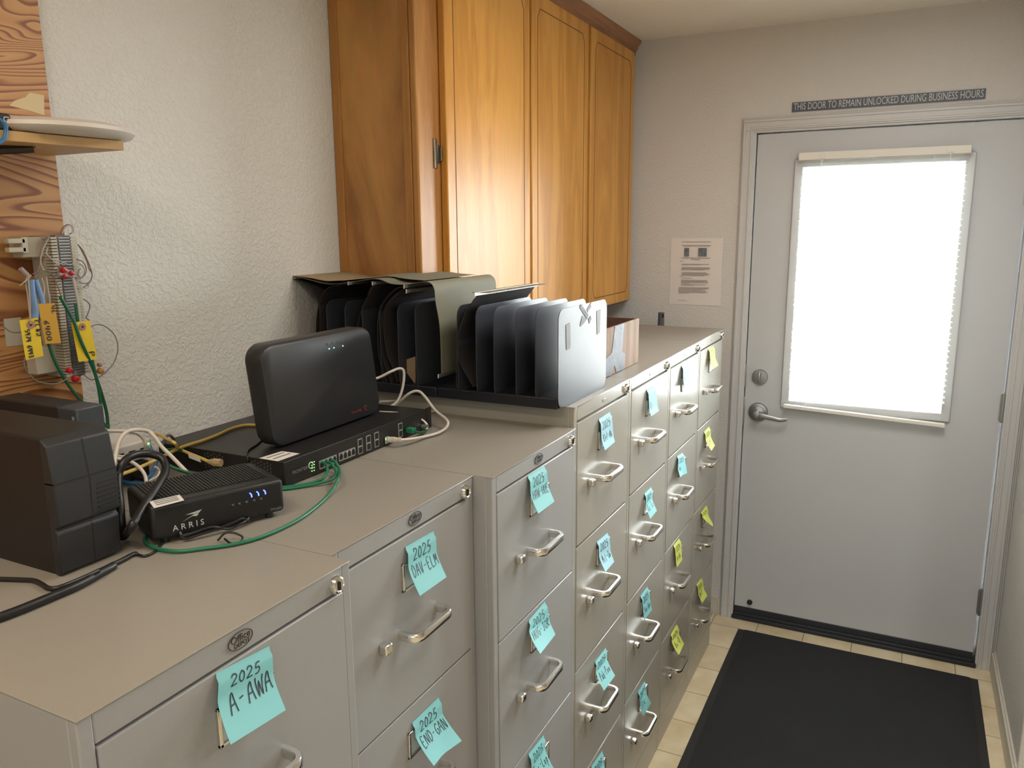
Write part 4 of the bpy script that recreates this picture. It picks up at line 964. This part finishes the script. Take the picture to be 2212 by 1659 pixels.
def jackrow(u0, v0, u1, v1, n, hh):
    a = fx(u0, v0); b_ = fx(u1, v1); z0 = (a.z+b_.z)/2-hh/2; st = (b_.x-a.x)/n
    MB().box(a.x, b_.x, FY-.0006, FY+.001, z0, z0+hh).build('port_frame', 'port_frame', rk)
    o = MB()
    for i in range(n):
        x_ = a.x+st*i+st*.1; w_ = st*.8
        o.prism([(x_, FY-.0008, z0+hh*.14), (x_+w_, FY-.0008, z0+hh*.14), (x_+w_, FY-.0008, z0+hh*.6), (x_+w_*.7, FY-.0008, z0+hh*.9), (x_+w_*.3, FY-.0008, z0+hh*.9), (x_, FY-.0008, z0+hh*.6)], (0, .0004, 0))
    o.build('port_openings', 'port', rk)
jackrow(690, 1004, 727, 992, 4, .0150); jackrow(732, 987, 767, 976, 4, .0150)
def jack2(u, v):
    p = fx(u, v); w_, h_ = .0135, .029
    MB().box(p.x-w_/2, p.x+w_/2, FY-.0006, FY+.001, p.z-h_/2, p.z+h_/2).build('port_frame', 'port_frame', rk)
    MB().box(p.x-w_/2+.0015, p.x+w_/2-.0015, FY-.0009, FY, p.z+.0015, p.z+h_/2-.0015).box(p.x-w_/2+.0015, p.x+w_/2-.0015, FY-.0009, FY, p.z-h_/2+.0015, p.z-.0015).build('port_openings', 'port', rk)
for u, v in ((778, 964), (796, 956.5), (813.5, 949.5), (865, 929)): jack2(u, v)
p = fx(834, 951); MB().box(p.x-.004, p.x+.008, FY-.0008, FY, p.z-.007, p.z+.007).build('port_frame', 'port_frame', rk); MB().box(p.x-.003, p.x-.0015, FY-.0012, FY-.0006, p.z+.001, p.z+.005).build('status_lights', 'led_green', rk)
flat_label('serial_label', [(560, 990), (609, 975), (647, 980), (600, 996.5)], RZ+.0002, rk, lines=2)
cn = fx(912, 921); MB().cyl((cn.x, FY, cn.z), (0, -1, 0), .0052, .014, 16).build('coax_connector', 'steel', rk, smooth=True)

rt = thing('wifi_router', 'big black rounded router standing upright on the flat rack unit', 'router', (-2.13, .37, RZ))
# rounded slab leaning slightly back
bl0 = at(592, 972, 'z', RZ+.003); br0 = at(823, 889, 'z', RZ+.003)
xd_ = (br0-bl0); wid = xd_.length; xd_.normalize(); back = Vector((-xd_.y, xd_.x, 0)); lean = math.radians(3)
upv = (Vector((0, 0, 1))*math.cos(lean) + back*math.sin(lean)).normalized()
hgt = .182
def rsurf(cx, cz, t): return bl0 + xd_*cx + upv*cz + back*t
out = []
wt = wid
for (sx_, sy_) in rrect(1, 1, .12, 7):
    # a shade wider at the top
    out.append((sx_, sy_))
def outl(inset, t):
    pts = []
    rw, rh = wt, hgt
    for cx_, cy_, a0_ in ((rw-.032, .030, -90), (rw-.024-.004, rh-.032, 0), (.012, rh-.032, 90), (.030-.006, .030, 180)):
        pass
    rr2 = .030
    cen = [(wt-rr2, rr2, -90), (wt-rr2-.012, hgt-rr2, 0), (rr2-.008, hgt-rr2, 90), (rr2, rr2, 180)]
    for cx_, cy_, a0_ in cen:
        for i in range(7):
            a_ = math.radians(a0_+90*i/6); pts.append(rsurf(cx_+(rr2-inset)*math.cos(a_), cy_+(rr2-inset)*math.sin(a_), t))
    return pts
rb = MB(); rings = [outl(.006, -.002), outl(.0015, .001), outl(0, .006), outl(0, .034), outl(.004, .040), outl(.012, .042)]
n_ = len(rings[0]); vs = [p for r_ in rings for p in r_]
fs = [(i*n_+j, i*n_+(j+1) % n_, (i+1)*n_+(j+1) % n_, (i+1)*n_+j) for i in range(len(rings)-1) for j in range(n_)] + [tuple(range(n_)), tuple((len(rings)-1)*n_+j for j in range(n_))]
rb.add(vs, fs); ro = rb.build('router_shell', 'black_gloss', rt, smooth=True)
for u_ in (.56, .605, .69):
    p = rsurf(wt*u_-.01, hgt*.845, -.0022); MB().cyl(p, -back, .0011, .001, 8).build('status_light', 'led_cyan', ro)
ic = MB()
for u_ in (.545, .595, .645, .685):
    p = rsurf(wt*u_-.01, hgt*.885, -.0025); ic.tube([p, p+upv*.004+xd_*.001, p+xd_*.003], .0005, 5, 0)
ic.build('status_icons', 'print_grey', ro)
text('lettering', 'FRONTIER', .007, rsurf(wt*.735, hgt*.10, -.0025), xd_, upv, 'print_red', ro)
MB().tube([rsurf(wt*.83+.0045*math.cos(2*PI*i/14), hgt*.107+.0045*math.sin(2*PI*i/14), -.0025) for i in range(13)], .0008, 5, 0).build('ring_logo', 'print_red', ro)

# ------------------------------------------------------------------ desk cables
G1 = 'green cables looping out of the rack unit'
zt = ZD+.0032
def mixed(spec, r, m_, name, label, grp=None, k=10, cat='cable'):
    """spec: (u, v, axis, value)"""
    P_ = [at(u, v, a_, c_) for u, v, a_, c_ in spec]
    return tag(MB().tube(P_, r, k, 7).build(name, m_, smooth=True), label, cat, grp)
mixed([(696, 999, 'y', .278), (705, 1004, 'y', .262), (706.5, 1018, 'y', .248), (698, 1033, 'z', zt+.006), (675, 1042.5, 'z', zt), (636, 1049.5, 'z', zt), (612, 1052, 'z', zt), (590, 1046, 'z', zt), (560, 1030, 'z', zt)], .0026, 'cord_green', 'network_cable', 'green cable turning back at once under the rack unit corner', G1)
mixed([(706, 996.5, 'y', .278), (716, 1002, 'y', .262), (726, 1018, 'y', .245), (722, 1032, 'z', zt+.008), (700, 1041, 'z', zt+.003), (655, 1050.5, 'z', zt), (614, 1056, 'z', zt), (590, 1052, 'z', zt), (560, 1036, 'z', zt)], .0026, 'cord_green', 'network_cable', 'green cable making the wider of the two short loops to the modem', G1)
mixed([(716, 993, 'y', .278), (726, 1000, 'y', .262), (733, 1015, 'y', .247), (731, 1032, 'z', zt+.014), (720, 1055, 'z', zt+.004), (696, 1083, 'z', zt), (647, 1121, 'z', zt), (580, 1154, 'z', zt), (514, 1174, 'z', zt), (431, 1186, 'z', zt), (381, 1191, 'z', zt), (338, 1185, 'z', zt), (316, 1173, 'z', zt), (313, 1163, 'z', zt), (318, 1150, 'z', zt)], .0026, 'cord_green', 'network_cable', 'long green cable arcing across the cabinet tops around the modem', G1)
zc = ZD+.0058
mixed([(-40, 1345, 'z', zc), (0, 1333, 'z', zc), (50.6, 1314, 'z', zc), (118, 1286, 'z', zc), (169, 1264, 'z', zc), (219, 1236, 'z', zc), (245, 1222, 'z', zc-.001)], .0054, 'cord_black', 'power_cable', 'thick black power cord crossing the front left of the nearest cabinet top')
mixed([(200, 1240, 'z', ZD+.0055), (240, 1221, 'z', ZD+.004), (262, 1211, 'z', ZD+.0035), (289, 1197, 'z', ZD+.003), (297, 1198, 'z', ZD+.0022), (312, 1201, 'z', ZD+.0022), (329, 1195, 'z', ZD+.0022), (338, 1187, 'z', ZD+.0022), (352, 1172, 'z', ZD+.0022)], lambda t: .0032 if t < .5 else .0018, 'cord_black', 'power_cable', 'thin black cord slipping from beside the battery backup under the modem')
mixed([(-30, 1250, 'z', ZD+.003), (0, 1251, 'z', ZD+.003), (34, 1252, 'z', ZD+.003), (71, 1254, 'z', ZD+.003), (90, 1262, 'z', ZD+.003), (103, 1270, 'z', ZD+.003), (120, 1271, 'z', ZD+.003), (145, 1263, 'z', ZD+.004), (188, 1245, 'z', ZD+.009), (215, 1232, 'z', ZD+.013)], .0030, 'cord_black', 'power_cable', 'wavy thin black cord in front of the battery backup')
mixed([(266, 1162, 'z', ZD+.006), (262, 1130, 'y', .315), (259, 1085, 'y', .325), (255, 1050, 'y', .34), (256, 1024, 'y', .35), (264, 1004, 'y', .35), (279, 988, 'y', .35), (302, 980.6, 'y', .35), (327, 981, 'y', .345), (348, 989, 'y', .335), (357, 1004, 'y', .325), (356, 1022, 'y', .315), (345, 1042, 'y', .305), (331, 1064, 'y', .295), (316, 1085, 'y', .285), (298, 1115, 'y', .275), (282, 1140, 'y', .272), (270, 1156, 'z', ZD+.0062)], .0058, 'cord_black', 'power_cable', 'stout black cord standing up in a loop between battery backup and modem')
Wg = 'white cables around the network switch'
mixed([(243, 1035, 'y', .40), (244, 1017, 'y', .40), (246.5, 1001, 'y', .41), (251, 975.7, 'y', .43), (257.5, 952.5, 'y', .45), (268.4, 937, 'y', .46), (284, 929.5, 'y', .46), (302.6, 928.5, 'y', .46), (321, 932, 'y', .46), (333, 943, 'y', .45), (348, 963.5, 'y', .44), (370, 985.5, 'y', .42), (388, 1004, 'y', .40), (405, 1022, 'y', .385), (412, 1036, 'y', .38)], .0032, 'cord_white', 'network_cable', 'white cable arching highest over the white switch', Wg)
mixed([(205, 931, 'y', .52), (230, 931, 'y', .52), (262, 931, 'y', .52), (285, 933, 'y', .52), (300, 938, 'y', .52), (311, 950, 'y', .52), (315, 961, 'y', .52), (313.6, 976, 'y', .53)], .0028, 'cord_white', 'network_cable', 'white cable bending down into the front of the white switch', Wg)
mixed([(232, 987, 'y', .47), (256, 991, 'y', .47), (274, 994, 'y', .46), (291, 1002, 'y', .45), (305, 1014, 'y', .44), (313.6, 1028, 'y', .43), (316, 1042, 'y', .42)], .0028, 'cord_white', 'network_cable', 'white cable drooping below the ports of the white switch', Wg)
mixed([(334, 1008, 'y', .45), (341, 1012, 'y', .45), (344, 1020, 'y', .45), (338, 1030, 'y', .44), (321, 1039, 'y', .43)], .0016, 'cord_white', 'network_cable', 'thin pale cable hooked beside the blue one', Wg)
mixed([(232, 980, 'y', .50), (266, 986, 'y', .50), (290, 979, 'y', .50), (312, 973, 'y', .51)], .0022, 'cord_white', 'network_cable', 'pale flat cable lying along the foot of the white switch', Wg)
mixed([(324, 966, 'y', .548), (328, 973, 'y', .52), (334, 981, 'y', .50), (337, 998, 'y', .48), (332, 1016, 'y', .46), (323, 1030, 'y', .45), (316, 1040, 'y', .44)], .0032, 'cord_blue', 'network_cable', 'blue cable plugged into the right port of the white switch')
mixed([(258, 1038, 'z', ZD+.006), (276, 1043, 'z', ZD+.006), (296, 1044.5, 'z', ZD+.005), (312, 1046, 'z', ZD+.004)], .0035, 'cord_blue', 'network_cable', 'short stretch of blue cable low behind the modem')
mixed([(255, 1022, 'z', ZD+.012), (290, 1030, 'z', ZD+.008), (320, 1038, 'z', ZD+.006)], .0045, 'cord_black', 'power_cable', 'black cord end lying under the cable tangle')
Yg = 'yellow cables behind the modem'
mixed([(258, 1026, 'y', .44), (270, 1022, 'y', .44), (296.5, 1012, 'y', .45), (327, 998, 'y', .46), (355, 984, 'y', .47), (388, 968, 'z', RZ+.004), (412, 959.5, 'z', RZ+.0035), (440, 951, 'z', RZ+.0035), (470, 939.5, 'z', RZ+.0035), (501, 925.5, 'z', RZ+.0035), (532, 918, 'z', RZ+.0035), (560, 919, 'z', RZ+.0035), (590, 921, 'z', RZ+.0035)], .0029, 'cord_yellow', 'network_cable', 'long yellow cable crossing the top of the rack unit', Yg)
yc = thing('network_cable', 'yellow cable ending in a loose plug above the modem', 'cable', at(420, 985, 'x', -2.37), Yg)
def pm_(l): return [at(u, v, 'x', -2.372+.0*i) for i, (u, v) in enumerate(l)]
MB().tube([at(330, 937, 'y', .56), at(345, 940, 'y', .53), at(358, 947, 'y', .50), at(377, 957, 'y', .45)] + pm_([(386, 969), (408, 979), (435, 990), (452, 998)]), .0027, 10, 6).build('cable_jacket', 'cord_yellow', yc, smooth=True)
p0, p1 = at(450, 997, 'x', -2.372), at(478, 1000, 'x', -2.366)
MB().tube([p0, p0.lerp(p1, .4), p0.lerp(p1, .5), p1], lambda t: .0035+.0035*min(1, t*2.2), 8, 2).build('plug', 'clear', yc)
q = [at(u, v, 'x', -2.376) for u, v in ((406, 979), (431, 989), (434, 999), (408, 989))]
MB().prism(q, (.0004, 0, 0)).build('cable_flag', 'label', yc)
mixed([(352, 960, 'y', .54), (356, 950, 'y', .54), (361, 941, 'y', .54), (368, 941, 'y', .54), (376, 949, 'y', .55)], .0028, 'cord_grey', 'network_cable', 'short grey cable stub kinked against the wall')
mixed([(350, 974, 'y', .50), (363, 972, 'y', .50), (380, 971, 'y', .50), (392, 973, 'y', .49)], .0028, 'cord_green_dark', 'network_cable', 'dark green cable glimpsed under the crossing yellow cables')
mixed([(362, 1004, 'y', .40), (378, 1012, 'y', .39), (396, 1018, 'y', .385), (410, 1022, 'y', .38)], .0028, 'cord_green_dark', 'network_cable', 'dark green cable passing behind the modem')
mixed([(586, 934, 'z', RZ+.010), (572, 944.5, 'z', RZ+.003), (553.5, 961, 'z', RZ+.002), (538, 971, 'z', RZ+.002), (533, 980, 'z', RZ+.002), (534, 988, 'x', RX0-.003), (537, 1010, 'x', RX0-.003)], .0017, 'cord_black', 'power_cable', 'thin black router lead trailing off the rack unit edge')
Wr = 'white cables at the right end of the rack unit'
mixed([(800, 820, 'y', .42), (819, 815.5, 'y', .41), (845, 802.5, 'y', .39), (864, 796, 'y', .38), (872.5, 804, 'y', .375), (870, 836, 'y', .375), (860, 864, 'y', .38), (843, 878.5, 'y', .39), (822, 881, 'y', .40)], .0030, 'cord_white', 'network_cable', 'white cable kinked sharply upward right of the router', Wr)
wl = thing('network_cable', 'white cable sweeping out over the cabinet to a plug in the rack unit', 'cable', at(920, 900, 'y', .3), Wr)
P_ = [at(845, 882, 'y', .40), at(858, 872, 'y', .39), at(884, 850, 'y', .36), at(903.6, 845, 'y', .34), at(919, 858, 'y', .32), at(940, 886, 'y', .29), at(965, 907, 'z', ZD+.02), at(966, 921, 'z', ZD+.010), at(949, 934, 'z', ZD+.006), at(920, 942.5, 'z', ZD+.006), at(890, 948, 'y', .24), at(865, 950.5, 'y', .25)]
MB().tube(P_, .0030, 10, 7).build('cable_jacket', 'cord_white', wl, smooth=True)
p0, p1 = at(866, 950.5, 'y', .25), at(841, 950, 'y', .279)
MB().tube([p0, p0.lerp(p1, .5), p1], lambda t: .0048 if t < .35 else .0062, 8, 2).build('plug', 'cord_white', wl)
mixed([(820, 890, 'y', .36), (850, 891.5, 'y', .33), (874, 894, 'y', .31), (907, 904.5, 'y', .285), (920, 914, 'y', .272), (922.5, 922, 'y', .268), (918, 931, 'y', .266), (905, 935, 'y', .268)], .0022, 'cord_white', 'network_cable', 'thin white cable curving down over the rack unit right end', Wr)
mixed([(820, 868, 'y', .44), (850, 866, 'y', .44), (874, 864, 'y', .44), (892, 866, 'y', .43), (897, 872, 'y', .42), (890, 877, 'y', .42)], .0026, 'cord_white', 'network_cable', 'white cable coil lying highest behind the rack unit corner', Wr)
mixed([(880, 880, 'z', ZD+.004), (905, 875.5, 'z', ZD+.004), (935, 874.5, 'z', ZD+.004), (956, 879, 'z', ZD+.004), (950, 886, 'z', ZD+.004), (925, 889.5, 'z', ZD+.004)], .0026, 'cord_white', 'network_cable', 'white cable lying flat on the grey cabinet behind the big white loop', Wr)
gp = thing('network_cable', 'short green cable with a green plug at the rack unit right end', 'cable', at(890, 931, 'y', .27), G1)
p0 = at(878, 929, 'y', .279); p1 = at(897, 932, 'y', .262)
MB().box(p0.x-.003, p0.x+.011, .262, .2795, p0.z-.0055, p0.z+.005).build('plug', 'cord_green', gp, bevel=.001)
MB().tube([at(893, 931, 'y', .264), at(903, 934, 'y', .262), at(914, 934, 'y', .262), at(921, 929, 'y', .264)], .0028, 10, 5).build('cable_jacket', 'cord_green_dark', gp, smooth=True)
# coiled thin lead in front of the modem
ci = []
for i in range(34):
    a_ = i/33*2*PI*2.6; c0 = Vector((-2.545, .232, ZD+.003)); ci.append(c0 + Vector((math.cos(a_)*(.045+.004*math.sin(i)), math.sin(a_)*.010-math.cos(a_)*.018, .0022*(i % 5)+.002)))
tag(MB().tube(ci, .0020, 8, 4).build('coiled_lead', 'cord_black', smooth=True), 'coil of thin black lead bundled against the front of the modem', 'cable')
mixed([(470, 1168, 'z', ZD+.003), (486, 1152, 'z', ZD+.012), (505, 1151, 'z', ZD+.012), (523, 1159, 'z', ZD+.006), (520, 1170, 'z', ZD+.003), (500, 1174, 'z', ZD+.003), (485, 1164, 'z', ZD+.004)], .0014, 'cord_black', 'twist_tie', 'small black wire loop by the modem, touching the long green cable', cat='wire')
